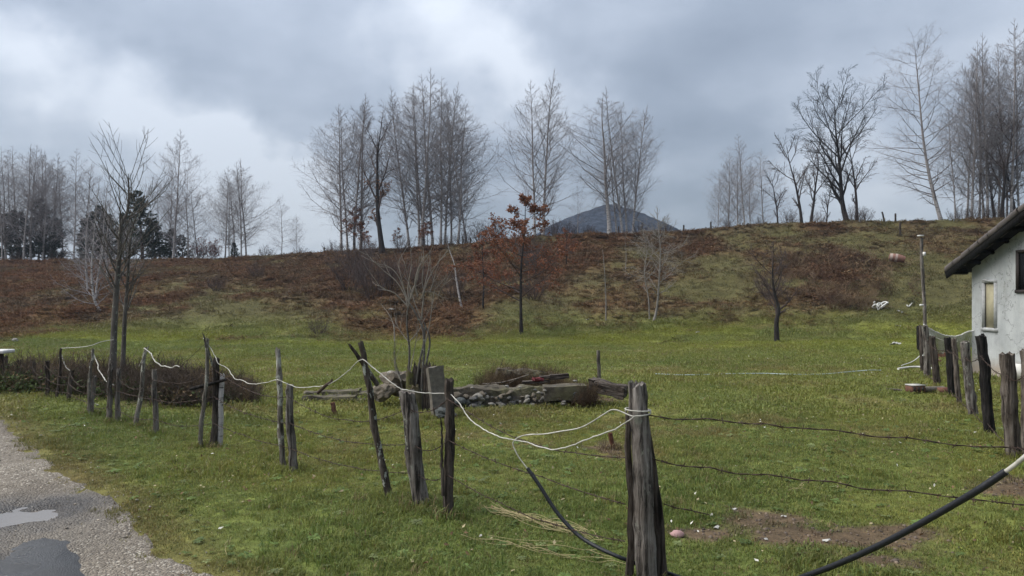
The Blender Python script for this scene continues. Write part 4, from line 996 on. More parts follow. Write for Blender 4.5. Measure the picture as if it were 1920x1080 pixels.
ii = np.arange(14 * 40).reshape(14, 40); Q = np.stack([ii[:-1, :-1], ii[:-1, 1:], ii[1:, 1:], ii[1:, :-1]], -1)
no = thing('netting', 'pale netting draped between the fence end and the house', 'netting', tuple(A[0]))
link('mesh_sheet', arrmesh('mesh_sheet', Vn - A[0], Q, None, [m_net]), no)
cable('hem', A, .014, m_white, 50, no, 6, .006)
cable('hem', spline(pc((1735, 622, 17.45), (1752, 632, 17.5), (1775, 640, 17.6), (1795, 640, 17.7)), 30), .012, m_white, 40, no, 6, .006)

# ------------------------------------------------------------------ house
m_plaster, t = mat_new('stained_plaster')
pos = t.n('ShaderNodeNewGeometry').outputs['Position']
f1 = t.noise(pos, 1.3, 6, .62); f2 = t.noise(t.n('ShaderNodeMapping', {0: pos, 3: (1, 2.2, .35)}).outputs[0], 2.6, 4, .6); f3 = t.noise(pos, 40, 3, .6)
zz = t.n('ShaderNodeSeparateXYZ', {0: pos}).outputs[2]
c = t.ramp(f1, ((.3, (.25, .262, .262)), (.5, (.36, .373, .370)), (.75, (.45, .462, .455))))
c = t.mix(t.ramp(f2, ((.45, (0, 0, 0)), (.7, (.55, .55, .55)))), c, (.27, .285, .28, 1))
lowf = t.n('ShaderNodeMapRange', {0: t.math('ADD', zz, t.math('MULTIPLY', f1, .5)), 1: .75, 2: .45}).outputs[0]
c = t.mix(lowf, c, (.33, .285, .235, 1))
crk = t.math('LESS_THAN', t.math('ABSOLUTE', t.math('SUBTRACT', t.noise(pos, 1.1, 5, .6), .5)), .006)
c = t.mix(t.math('MULTIPLY', crk, .55), c, (.12, .12, .115, 1))
stn = t.ramp(t.noise(pos, 3.5, 5, .7), ((.5, (0, 0, 0)), (.75, (.5, .5, .5))))
c = t.mix(stn, c, (.24, .235, .215, 1))
finish(t, c, .92, t.math('ADD', f1, t.math('MULTIPLY', f3, .35)), .5, .02, .15)
m_roofdark = wood('dark_roof_timber', (.003, .003, .003), (.008, .0075, .007), (.017, .015, .014))
m_tile, t = mat_new('old_roof_tiles')
pos = t.n('ShaderNodeNewGeometry').outputs['Position']
f1 = t.noise(pos, 6, 5, .6); finish(t, t.mix(f1, (.03, .028, .028, 1), (.12, .10, .09, 1)), .8, f1, .5, .02)
m_yellow = plain('yellow_board', (.33, .30, .20), .8, .2, 6, .12)
m_surround = plain('grey_surround', (.33, .335, .33), .9, .2, 14, .2, .5)
m_frame = plain('dark_frame_and_hole_shade', (.03, .024, .022), .7, .3, 20, .4)  # window frame; also paints the shade of brick holes and pipe mouth
m_glass = plain('dark_glass', (.02, .022, .025), .08, .6, 3, .2, 0)
XH, Y1, Y0, XB = 11.0, 17.86, 9.3, 17.2
zg = min(gz(XH, y) for y in (10, 12, 14, 16, 17.8)) - .25
ZE, SL = 2.50, .435
YR = (Y1 + Y0) / 2
house = thing('house', 'small pale plastered house with a dark pitched roof at the right edge', 'house', (XH, Y1, zg + .25))
off = np.array(house.location)
mb = MB()
def ztop(y): return ZE + SL * (Y1 - YR - abs(y - YR))
wins = [(17.0, 17.36, 1.10, 2.14), (15.3, 16.2, 1.97, 2.78)]
ycut = sorted({Y0, Y1, YR} | {w_ for q in wins for w_ in q[:2]})
th_ = .06
def quad(pts): mb.add(np.array(pts, float) - off, [[0, 1, 2, 3]])
for ya, yb_ in zip(ycut[:-1], ycut[1:]):
    wn = [q for q in wins if q[0] <= ya + 1e-6 and q[1] >= yb_ - 1e-6]
    segs = [(zg, None)] if not wn else [(zg, wn[0][2]), (wn[0][3], None)]
    for za, zb in segs:
        quad([(XH, yb_, za), (XH, ya, za), (XH, ya, zb if zb else ztop(ya)), (XH, yb_, zb if zb else ztop(yb_))])
    if wn:
        _, _, z0, z1 = wn[0]
        quad([(XH, yb_, z0), (XH, ya, z0), (XH + th_, ya, z0), (XH + th_, yb_, z0)]); quad([(XH, ya, z1), (XH, yb_, z1), (XH + th_, yb_, z1), (XH + th_, ya, z1)])
for q in wins:
    for y in q[:2]: quad([(XH, y, q[2]), (XH, y, q[3]), (XH + th_, y, q[3]), (XH + th_, y, q[2])])
quad([(XH, Y1, zg), (XH, Y1, ZE), (XB, Y1, ZE), (XB, Y1, zg)]); quad([(XH, Y0, zg), (XB, Y0, zg), (XB, Y0, ZE), (XH, Y0, ZE)])
mb.add(np.array([(XB, Y0, zg), (XB, Y1, zg), (XB, Y1, ZE), (XB, YR, ztop(YR)), (XB, Y0, ZE)]) - off, [[0, 1, 2, 4]], [[4, 2, 3]])
wall = mb.build('wall', m_plaster, house, False)
roof_p = thing('roof', None, None)
COL.objects.unlink(roof_p); bpy.data.objects.remove(roof_p)
mb = MB()
def slab(y_e, sgn):
    ye = y_e + sgn * .35; ze = ZE - SL * .35 + .06; ZR = ztop(YR) + .06
    xs = (XH - .42, XB + .3)
    v = [(x, y, z + dz) for x in xs for (y, z) in ((ye, ze), (YR, ZR)) for dz in (0, .07)]
    mb.add(np.array(v) - off, [[0, 1, 3, 2], [4, 6, 7, 5], [0, 4, 5, 1], [2, 3, 7, 6], [0, 2, 6, 4], [1, 5, 7, 3]])
slab(Y1, 1); slab(Y0, -1)
roof = mb.build('roof', m_roofdark, house, False)
# rows of tiles on the roof, verge board and rafters under the overhang
mt_ = MB(); rng = np.random.default_rng(2)
tile = MB(); tubes(tile, np.array([[(0, 0, 0), (0, -.34, 0)]]), np.array([[.09, .085]]), 8); tme = tile.mesh('tile', m_tile)
sl_ang = math.atan(SL); nrow = int((Y1 + .35 - YR) / math.cos(sl_ang) / .36)
for r_ in range(nrow):
    for c_ in range(2):
        o = link('tile', tme, roof)
        ye = Y1 + .37 - r_ * .36 * math.cos(sl_ang); zc_ = ZE - SL * .35 + .14 + (Y1 + .37 - ye) * SL
        o.location = np.array([XH - .36 + c_ * .19, ye, zc_]) - off; o.rotation_euler = (-sl_ang + rng.normal(0, .02), 0, rng.normal(0, .03))
for q in (Y1, ):
    mb = MB(); ye = Y1 + .38; ln = (ye - YR) / math.cos(sl_ang)
    for sgn in (1, -1):
        ym = YR + sgn * (ye - YR) / 2
        box(mb, np.array([XH - .40, ym, ztop(YR) + .02 - SL * (ye - YR) / 2]) - off, (.035, ln, .20), 0, -sgn * sl_ang)
    mb.build('verge_board', m_roofdark, house, False)
for k in range(9):
    y = Y1 + .2 - k * .5
    mb = MB(); box(mb, np.array([XH - .19, y, ztop(min(y, Y1)) - max(0, y - Y1) * SL - .0]) - off, (.40, .07, .10), 0, -sl_ang); mb.build('rafter', m_roofdark, house, False)
mb = MB(); box(mb, np.array([XH - .2, 15.75, ztop(15.75) + .22]) - off, (.10, .16, .12), .3, .2); mb.build('ridge_bracket', m_surround, roof, False)
for k, (ya, yb_, z0, z1) in enumerate(wins):
    mb = MB(); s = .07 if k == 0 else .06; mtl = m_surround if k == 0 else m_frame; pr_ = .035
    for (yy, zz_, sy, sz) in (((ya + yb_) / 2, z1 + s / 2, yb_ - ya + 2 * s, s), ((ya + yb_) / 2, z0 - s / 2, yb_ - ya + 2 * s + .06, s * 1.2), (ya - s / 2, (z0 + z1) / 2, s, z1 - z0), (yb_ + s / 2, (z0 + z1) / 2, s, z1 - z0)):
        box(mb, np.array([XH - pr_ / 2 + .03, yy, zz_]) - off, (pr_ + .06, sy, sz))
    wf = mb.build('window', mtl, house, False)
    if k == 0: wf['label'] = 'narrow window boarded with a yellow panel'
    mb = MB(); box(mb, np.array([XH + th_ - .03, (ya + yb_) / 2, (z0 + z1) / 2]) - off, (.03, yb_ - ya + .01, z1 - z0 + .01)); mb.build('board' if k == 0 else 'pane', m_yellow if k == 0 else m_glass, wf, False)
    if k == 0:
        mb = MB(); box(mb, np.array([XH - .02, (ya + yb_) / 2, z1 + .05]) - off, (.10, .30, .04), .1, .15); mb.build('lintel_stone', m_surround, wf, False)
# things leaning by the house
b = np.array([10.55, 15.55, gz(10.55, 15.55)])
mb = MB(); box(mb, (0, 0, .22), (.03, .5, .42), .3, 0, -.35); o = mb.build('panel', m_white, None, False); o.location = b; tag(o, 'white panel leaning against the house foot at the right edge', 'panel')

# ------------------------------------------------------------------ ruin, stones, logs
def rockmat_(name, a, b, sc=9):
    m, t = mat_new(name); tc = t.n('ShaderNodeTexCoord').outputs['Object']; f = t.noise(tc, sc, 6, .7)
    finish(t, t.mix(t.ramp(f, ((.3, (0, 0, 0)), (.7, (1, 1, 1)))), (*a, 1), (*b, 1)), .95, f, .9, .04, .15); return m
m_conc, t = mat_new('mossy_concrete')
tc = t.n('ShaderNodeTexCoord').outputs['Object']
f1 = t.noise(tc, 5, 6, .65); f2 = t.noise(tc, 30, 4, .6); f3 = t.noise(tc, 2.5, 4, .6)
c = t.ramp(f1, ((.28, (.030, .025, .019)), (.5, (.085, .073, .056)), (.72, (.16, .142, .115))))
nz = t.n('ShaderNodeSeparateXYZ', {0: t.n('ShaderNodeNewGeometry').outputs['Normal']}).outputs[2]
mo = t.math('MULTIPLY', t.ramp(f3, ((.45, (0, 0, 0)), (.65, (1, 1, 1)))), .6)
c = t.mix(mo, c, (.085, .082, .034, 1))
finish(t, c, .95, t.math('ADD', f1, t.math('MULTIPLY', f2, .6)), .9, .03, .15)
m_core = rockmat_('dark_mortar', (.04, .034, .027), (.115, .10, .08))
m_slab = plain('grey_concrete', (.115, .102, .084), .9, .2, 14, .35, .6)
def rockmat(name, a, b, sc=6):
    m, t = mat_new(name); tc = t.n('ShaderNodeTexCoord').outputs['Object']; f = t.noise(tc, sc, 6, .65)
    finish(t, t.mix(t.ramp(f, ((.3, (0, 0, 0)), (.7, (1, 1, 1)))), (*a, 1), (*b, 1)), .85, f, .7, .03, .25); return m
m_rocks = [rockmat('grey_stone', (.04, .039, .036), (.115, .112, .104)), rockmat('bluish_stone', (.03, .034, .033), (.09, .096, .092)), rockmat('pale_stone', (.14, .13, .11), (.29, .27, .235)), rockmat('brown_stone', (.07, .055, .04), (.17, .145, .112))]
def rock_mesh(name, mat, seed, sub=2, amp=.22, flat=.8):
    bm = bmesh.new(); bmesh.ops.create_icosphere(bm, subdivisions=sub, radius=.5)
    for v in bm.verts:
        k = mnoise.noise(v.co * 2.1 + Vector((seed * 7.1, 0, 0))) * amp * 1.6 - abs(mnoise.noise(v.co * 4.5 + Vector((0, seed * 3.3, 0)))) * amp * 1.1 + mnoise.noise(v.co * 11 + Vector((0, seed * 3.3, 0))) * amp * .35
        v.co = v.co * (1 + k); v.co.z *= flat
    me = bpy.data.meshes.new(name); bm.to_mesh(me); bm.free(); me.materials.append(mat)
    for p in me.polygons: p.use_smooth = sub < 3
    return me
def rough_box(name, size, mat, div=.07, amp=.02, seed=0, parent=None, taperx=1.0, round_=.0):
    bm = bmesh.new(); bmesh.ops.create_cube(bm, size=1)
    bmesh.ops.scale(bm, vec=size, verts=bm.verts)
    for ax in range(3):
        n = max(2, int(size[ax] / div))
        for i in range(1, n):
            co = Vector((0, 0, 0)); co[ax] = -size[ax] / 2 + size[ax] * i / n; no_ = Vector((0, 0, 0)); no_[ax] = 1
            bmesh.ops.bisect_plane(bm, geom=bm.verts[:] + bm.edges[:] + bm.faces[:], plane_co=co, plane_no=no_)
    for v in bm.verts:
        e = [abs(v.co[k]) / (size[k] / 2) for k in range(3)]
        if sum(1 for q in e if q > .98) >= 2: v.co *= 1 - round_ - amp * .6 / max(min(size), .05) * abs(mnoise.noise(v.co * 9 + Vector((seed, 0, 0)))) * 1.5
        s = Vector((seed * 3.7, seed, 0))
        v.co += Vector((mnoise.noise(v.co * 4 + s), mnoise.noise(v.co * 4 + s + Vector((9, 0, 0))), mnoise.noise(v.co * 4 + s + Vector((0, 9, 0))))) * amp + Vector((0, 0, mnoise.noise(v.co * 14 + s))) * amp * .5
    me = bpy.data.meshes.new(name); bm.to_mesh(me); bm.free(); me.materials.append(mat)
    return link(name, me, parent)
YW = 12.6
KW = YW / F
wc = P3(965, 755, YW); wc[2] = gz(wc[0], wc[1])
ruin = thing('ruined_wall', 'low broken concrete wall on rounded stones in the middle of the grass', 'wall', tuple(wc))
def place(ob, p, rot=(0, 0, 0), parent=None):
    ob.location = np.array(p) - (np.array(parent.location) if parent is not None else 0); ob.rotation_euler = rot
    if parent is not None: ob.parent = parent
    return ob
ob = rough_box('concrete_beam', (1.86, .36, .22), m_conc, .06, .06, 3)
place(ob, P3(938, 738, YW + .12) + np.array([0, 0, .0]), (0, .015, R(3)), ruin)
ob = rough_box('end_block', (.72, .34, .24), m_conc, .08, .014, 5); ob['label'] = 'cleaner squared block at the right end'
place(ob, P3(1058, 735, YW - .02), (0, -.02, R(4)), ruin)
rmesh = [rock_mesh('stone', m_rocks[k % 4], k, 2, .30, .75) for k in range(8)]
ob = rough_box('mortar_core', (2.25, .34, .26), m_core, .07, .05, 41); place(ob, P3(958, 757, YW + .08), (0, .03, R(4)), ruin)
rng = np.random.default_rng(12)
for k in range(120):
    px = rng.uniform(842, 1078); row = rng.integers(0, 4)
    py = 776 - (px - 842) * .085 - row * 8 + rng.normal(0, 3)
    sz = rng.uniform(.04, .11) if px > 905 else rng.uniform(.08, .17)
    o = link('stone', rmesh[rng.integers(0, 8)]); o.scale = (sz * rng.uniform(1, 1.6), sz, sz * rng.uniform(.8, 1.1))
    place(o, P3(px, py - 4, YW - .10 - .02 * (3 - row) + rng.normal(0, .02)), (rng.normal(0, .3), rng.normal(0, .3), rng.uniform(0, 6)), ruin)
for px, py, s, kk in ((862, 752, .26, 1), (893, 762, .22, 0), (872, 775, .24, 1), (888, 748, .14, 0), (950, 724, .07, 2), (1010, 736, .08, 2), (1022, 732, .07, 2), (885, 727, .06, 2), (975, 726, .06, 2), (921, 757, .09, 2), (1078, 714, .06, 2), (1055, 757, .09, 2)):
    o = link('stone', rmesh[kk]); o.scale = (s * 1.3, s, s * .8); place(o, P3(px, py, YW - .2), (0, 0, px), ruin)
for px, py, s, kk in ((1090, 752, .13, 2), (1098, 749, .1, 0), (1112, 754, .08, 2), (1105, 742, .12, 0)):
    p = hit(px, py + 4); o = link('loose_stone', rmesh[kk]); o.scale = (s * 1.4, s, s * .7); place(o, p + np.array([0, 0, s * .2]), (0, 0, px)); tag(o, {1090: 'pale loose stone nearest the end block of the ruined wall', 1098: 'grey loose stone at the right end of the ruined wall', 1112: 'smallest pale loose stone right of the ruined wall', 1105: 'grey loose stone touching the rotten log'}[px], 'stone', 'loose stones right of the ruined wall')
# wide moss-grown wall stub behind
ob = rough_box('wall_stub', (1.05, .55, .32), m_conc, .07, .10, 9); place(ob, P3(985, 712, 13.9), (0, .07, R(-6))); tag(ob, 'moss and dry grass covered wall stub behind the concrete beam', 'wall')
# planks and red rag on the beam
for px, py, L, rz, mat, lab in ((1030, 706, .36, .1, w_dark, 'dark plank lying on the ruined wall, left of the thick one'), (1048, 706, .34, .05, w_dark, 'thick dark plank end on the ruined wall'), (1005, 716, .5, -.12, w_dark, 'flat dark plank under the red rag on the ruined wall')):
    ob = rough_box('plank', (.085 if px > 1040 else .045, .14, L), mat, .06, .012, px); place(ob, P3(px, py, 13.0), (0, R(87), rz)); tag(ob, lab, 'plank', 'planks on the ruined wall')
ob = rough_box('rag', (.20, .14, .07), plain('red_cloth', (.13, .035, .038), .9, .1, 8, .4), .04, .03, 4, round_=.08); place(ob, P3(1008, 711, 12.95), (0, .1, .2)); tag(ob, 'crumpled red rag on top of the ruined wall', 'rag')
tag(cable('branch', pc((905, 720, 12.7), (940, 717, 12.6), (965, 711, 12.55), (985, 705, 12.5), (992, 702, 12.5)), .010, w_brown, 20), 'thin dry branch lying across the ruined wall', 'branch')
tag(cable('branch', pc((955, 719, 12.6), (972, 709, 12.55), (990, 703, 12.5)), .008, w_brown, 20), 'short dry branch crossing the longer one on the ruined wall', 'branch')
# log at the right
lg = thing('log', 'rotten dark log lying right of the ruined wall', 'log', tuple(hit(1145, 748)))
p0, p1 = P3(1107, 722, 13.0), P3(1176, 735, 12.3)
s_ = rough_box('trunk', (.22, .19, .68), w_dark, .06, .045, 31, lg); s_.location = (p0 + p1) / 2 - np.array(lg.location); s_.rotation_euler = (R(8), R(99), R(-22))
s2 = rough_box('splinter', (.06, .05, .5), w_dark, .06, .02, 35, lg); s2.location = (p0 + p1) / 2 - np.array(lg.location) + np.array([-.02, -.10, .05]); s2.rotation_euler = (0, R(102), R(-22))
# standing slab, stump cluster with coppice shoots
sb = hit(822, 783)
ob = rough_box('upright_slab', (.25, .12, .80), m_slab, .08, .016, 15); place(ob, P3(820, 735, sb[1]) + np.array([0, .05, -.02]), (R(-5), R(-5), R(28))); tag(ob, 'grey concrete slab standing upright beside the old stump', 'slab')
ob = link('boulder', rock_mesh('boulder', m_rocks[1], 63, 3, .3, .8)); ob.scale = (.30, .26, .24); place(ob, P3(835, 775, sb[1] - .12), (0, .1, .3)); tag(ob, 'bluish boulder at the foot of the upright slab', 'boulder')
YC = 12.2
m_shoot = bark('brown_shoot_bark', (.12, .105, .088), (.24, .215, .182), 9)
cs = P3(782, 780, YC); cs[2] = gz(cs[0], cs[1])
cop = thing('coppiced_tree', 'old coppiced stump with long bare shoots behind the leaning post', 'tree', tuple(cs))
for k, (bx, tx, ty, wp) in enumerate(((772, 768, 700, 14), (784, 781, 690, 12), (792, 790, 684, 13), (800, 801, 686, 12), (808, 812, 690, 11), (796, 797, 720, 22), (781, 776, 725, 20), (806, 804, 730, 16))):
    stake('stump', np.array([(bx - CX) / F * YC, YC + .08 * (k % 3), cs[2] - .02]), P3(tx, ty, YC + .08 * (k % 3)), wp * YC / F / 2 * 1.35, wp * YC / F / 2 * 1.1, w_dark if k % 2 else w_moss, 170 + k, parent=cop, K=9, jag=.09)
mb = MB(); mt2 = MB(); rng = np.random.default_rng(33)
def stem(pts, r0, r1, target, n=18):
    P = spline([P3(a, b, YC + (c if c else 0)) for a, b, c in pts], n) - cs; tubes(target, P[None], np.linspace(r0, r1, n)[None], 6)
    return P
L1 = [stem([(768, 780, 0), (765, 720, 0), (768, 660, .05), (763, 610, .05), (765, 575, .05), (770, 540, .1)], .021, .011, mt2), stem([(792, 780, 0), (791, 720, 0), (795, 660, 0), (793, 618, 0), (782, 592, 0), (768, 570, -.02)], .026, .014, mt2), stem([(800, 780, .1), (797, 700, .1), (806, 640, .1), (795, 605, .1)], .022, .012, mt2), stem([(760, 780, .1), (752, 715, .1), (742, 680, .1), (740, 640, .1)], .012, .005, mt2), stem([(775, 770, 0), (783, 700, 0), (795, 640, 0), (797, 615, 0)], .02, .012, mt2)]
mt2.build('trunk', m_greybark, cop)
SH = [[(768, 570), (745, 530), (720, 508), (690, 480)], [(768, 572), (748, 520), (728, 500), (702, 492), (684, 470)], [(768, 572), (765, 540), (771, 500), (770, 465)], [(770, 560), (782, 520), (790, 490), (800, 478)], [(764, 575), (757, 540), (748, 500), (750, 482)], [(790, 600), (794, 560), (797, 548), (810, 548), (825, 555), (832, 562)], [(797, 548), (792, 530), (794, 480), (793, 462)], [(806, 548), (812, 530), (818, 505)], [(822, 555), (828, 540), (836, 530)], [(783, 556), (778, 530), (786, 500), (800, 488)],
      [(790, 560), (805, 520), (822, 492), (840, 470)], [(768, 640), (785, 620), (795, 600), (808, 575)], [(740, 640), (738, 610), (730, 590)], [(765, 640), (750, 620), (740, 600)], [(752, 715), (741, 690), (738, 660)], [(768, 700), (778, 650), (785, 610)], [(795, 650), (805, 610), (812, 560), (818, 530)], [(765, 575), (740, 550), (716, 540), (700, 520)], [(793, 550), (800, 520), (806, 490), (806, 470)], [(766, 575), (772, 545), (784, 520), (786, 480)], [(790, 600), (775, 560), (765, 520), (758, 490)]]
for q in SH:
    jd = rng.uniform(-.25, .25)
    P = stem([(a, b, jd * i / len(q)) for i, (a, b) in enumerate(q)], .0105 * rng.uniform(.8, 1.3), .0035, mb, 14)
    B, D, rad, tt = kids(rng, P[None], np.full((1, 14), .006), 4, .35, .95, 20, 45)
    tubes(mb, grow(rng, B, D, rng.uniform(.12, .4, len(B)), 4, .08, .1), taper(np.full(len(B), .0045), .003, 4), 3)
mb.build('crown', m_shoot, cop)
# boulders behind the stump
for (px, py, Y, s, rot, mi, lab) in ((752, 718, 12.9, (.62, .45, .48), (0, .3, .3), 3, 'big tan boulder with a pale top behind the leaning post'), (722, 733, 12.6, (.42, .35, .32), (0, -.5, .2), 3, 'grey slanting boulder left of the tan one'), (785, 716, 12.8, (.36, .3, .36), (0, 0, .4), 3, 'smaller tan boulder behind the coppice shoots')):
    o = link('boulder', rock_mesh('boulder', m_rocks[mi], px, 3, .42, .9)); o.scale = s; place(o, P3(px, py, Y), rot); tag(o, lab, 'boulder', 'boulders behind the stump')
o = link('boulder', rock_mesh('boulder', m_rocks[2], 77, 2, .2, .6)); o.scale = (.30, .24, .16); place(o, P3(739, 701, 12.85), (0, .2, .2)); tag(o, 'pale flat stone on top of the tan boulder', 'boulder', 'boulders behind the stump')
# low slabs at left
for (px, py, L, Wd, Hh, rz, ry, lab) in ((622, 738, 1.05, .2, .12, .06, -.02, 'long low broken concrete kerb behind the leaning forked stick'), (616, 747, .95, .22, .10, .03, 0, 'front low concrete kerb in the grass left of the leaning forked stick'), (680, 738, .34, .26, .10, .1, .05, 'short concrete lump at the end of the low kerb'), (674, 748, .26, .18, .05, -.1, .0, 'flat dark slab in the grass by the leaning forked stick')):
    b = hit(px, py + 6); ob = rough_box('kerb_slab', (L, Wd, Hh), m_conc, .07, .03, px); place(ob, b + np.array([0, .1, Hh * .35]), (0, ry, rz)); tag(ob, lab, 'slab', 'low concrete slabs in the grass')
# stakes
for bx, by, tx, ty, wp, mat, sd_, lab in ((629, 780, 623, 755, 8, w_red, 180, 'short reddish stake in the grass by the low kerb'), (1151, 842, 1143, 812, 8, w_red, 181, 'short rusty brown stake in bare soil by the corner post'), (1123, 716, 1122, 657, 7, w_grey, 182, 'thin grey stake standing behind the rotten log')):
    tag(pxstake('stake', bx, by, tx, ty, wp, mat, sd_, label=lab, K=7, jag=.01), lab, 'stake', 'lone stakes in the grass')
tag(cable('stick', pc((1064, 690, 12.9), (1070, 670, 12.9)), .006, w_dark, 6), 'thin upright stick rising from the wall stub', 'stick'); COL.objects[-1].location = P3(938, 690, 13.8)
# crest stakes
for bx, ty, by, tl, lab in ((1659, 397, 418, -5, 'leaning stake on the crest right of the black tree'), (1688, 412, 437, 0, 'dark stake just below the crest, right hand one'), (1679, 410, 426, 0, 'grey stake on the crest left of the dark one'), (1282, 421, 436, 0, 'short stake on the crest right of the hill'), (1333, 418, 432, 0, 'short stake on the crest left of the small birches'), (608, 470, 482, 0, 'short stake on the crest left of the central clump'), (882, 447, 462, 0, 'short stake on the crest right of the central clump'), (1160, 432, 448, 0, 'pale stake on the crest by the weeping birch')):
    p = hit(bx, by + 4) if by > 430 and bx > 1670 else at_px(bx, -.3)
    k = p[1] / F
    o = stake('stake', p, p + np.array([tl * k, 0, (by - ty) * k]), .07, .06, w_dark, bx, K=5, jag=.01); tag(o, lab, 'stake', 'stakes along the crest')

# ------------------------------------------------------------------ things lying about
b = hit(1682, 497)
m_barrel = plain('terracotta_drum', (.17, .085, .062), .75, .3, 5, .35)
m_stripe = plain('pale_band', (.30, .235, .205), .8, .2, 8, .2)
br = thing('drum', 'rusty pinkish drum with pale bands lying on the slope', 'drum', tuple(b + np.array([0, 0, .38])), R(-28))
s = np.linspace(-.62, .62, 12); mb = MB(); tubes(mb, np.stack([s, 0 * s, 0 * s], -1)[None], (.36 - .10 * (s / .62) ** 2)[None], 18, cap=True); o = mb.build('body', m_barrel, br)
for x0, x1 in ((-.60, -.38), (-.18, .0)):
    q = np.linspace(x0, x1, 4); mb = MB(); tubes(mb, np.stack([q, 0 * q, 0 * q], -1)[None], (.368 - .10 * (q / .62) ** 2)[None], 18); mb.build('band', m_stripe, br)
br.rotation_euler = (0, .22, R(-20))
br.scale = (.66, .66, .66)
# brick pile, pipes
m_brick = plain('hollow_brick', (.13, .065, .047), .9, .15, 10, .3, .5)
b = hit(1716, 737)
hb = thing('hollow_brick', 'hollow clay brick with a pale mortared top lying on the grass', 'brick', tuple(b), .15)
mb = MB(); box(mb, (0, 0, .085), (.27, .2, .12)); o = mb.build('body', m_brick, hb, False); bv = o.modifiers.new('bevel', 'BEVEL'); bv.width = .008
mb = MB(); box(mb, (0, 0, .152), (.28, .21, .02)); mb.build('mortar', m_paper, hb, False)
for k in range(3):
    mb = MB(); box(mb, (-.085 + .085 * k, -.100, .085), (.055, .006, .08)); mb.build('cavity_shade', m_frame, hb, False)  # dark plates on the solid face, painted shade for the holes
b = hit(1770, 737); mb = MB(); box(mb, (0, 0, .05), (.24, .14, .10), .2); o = mb.build('brick', m_brick, None, False); o.location = b; tag(o, 'orange brick lying behind the thin brown post', 'brick')
b = hit(1744, 736); pp_ = thing('drain_pipe', 'short grey pipe end with a dark mouth beside the hollow brick', 'pipe', tuple(b))
mb = MB(); tubes(mb, np.array([[(-.12, -.02, .06), (.28, .05, .06)]]), np.array([[.055, .055]]), 14); tubes(mb, np.array([[(-.12, -.02, .06), (.28, .05, .06)]]), np.array([[.047, .047]]), 14); mb.build('tube', m_slab, pp_)
mb = MB(); tubes(mb, np.array([[(-.10, -.017, .06), (.2, .04, .06)]]), np.array([[.045, .045]]), 14, cap=True); mb.build('mouth', m_frame, pp_)  # dark plug inside the tube, its colour stands for the shade within
ob = rough_box('board', (.26, .12, .02), w_brown, .08, .004, 3); b = hit(1677, 733); place(ob, b + np.array([0, 0, .025]), (0, .05, -.3)); tag(ob, 'flat pale board lying left of the hollow brick', 'board')
tag(cable('pipe', [hit(1684, 697) + np.array([0, 0, .07]), hit(1705, 694) + np.array([0, 0, .07]), hit(1727, 693) + np.array([0, 0, .06]), hit(1760, 696) + np.array([0, 0, .05])], .028, m_white, 24), 'white plastic pipe lying on the grass under the fence end', 'pipe')
tag(cable('cable', [hit(1690, 693) + np.array([0, 0, .10]), hit(1712, 688) + np.array([0, 0, .15]), hit(1730, 684) + np.array([0, 0, .3])], .012, m_white, 16), 'thin white cable rising to the fence end above the white pipe', 'cable')
m_bluehose = plain('pale_blue_hose', (.30, .36, .36), .5, .4, 6, .15)
hp = [hit(px, py) + np.array([0, 0, .035]) for px, py in ((1226, 704), (1290, 706), (1360, 704), (1430, 703), (1490, 705), (1550, 704), (1590, 700), (1630, 697), (1652, 697))]
tag(cable('garden_hose', hp, .011, m_bluehose, 80), 'pale garden hose lying across the far grass', 'hose')
# red crates and rubble behind the netting
for k, (px, py, sz, mat, lab) in enumerate(((1765, 668, (.45, .3, .2), m_brick, 'red brick heap piece behind the netting'), (1752, 676, (.3, .2, .1), m_brick, 'lower red brick piece behind the fence posts'), (1800, 684, (.5, .12, .04), w_grey, 'grey plank lying behind the grey post'), (1770, 683, (.4, .1, .04), w_brown, 'brown plank lying behind the black and brown pair of posts'), (1826, 690, (.28, .12, .03), m_white, 'white board lying at the house corner'))):
    b = hit(px, py + 4); ob = rough_box('brick_block' if mat is m_brick else 'plank', sz, mat, .1, .012, k); place(ob, b + np.array([0, 0, sz[2] * .4]), (0, 0, .3 * k - .4)); tag(ob, lab, 'brick' if mat is m_brick else 'plank', 'rubble behind the yard fence')
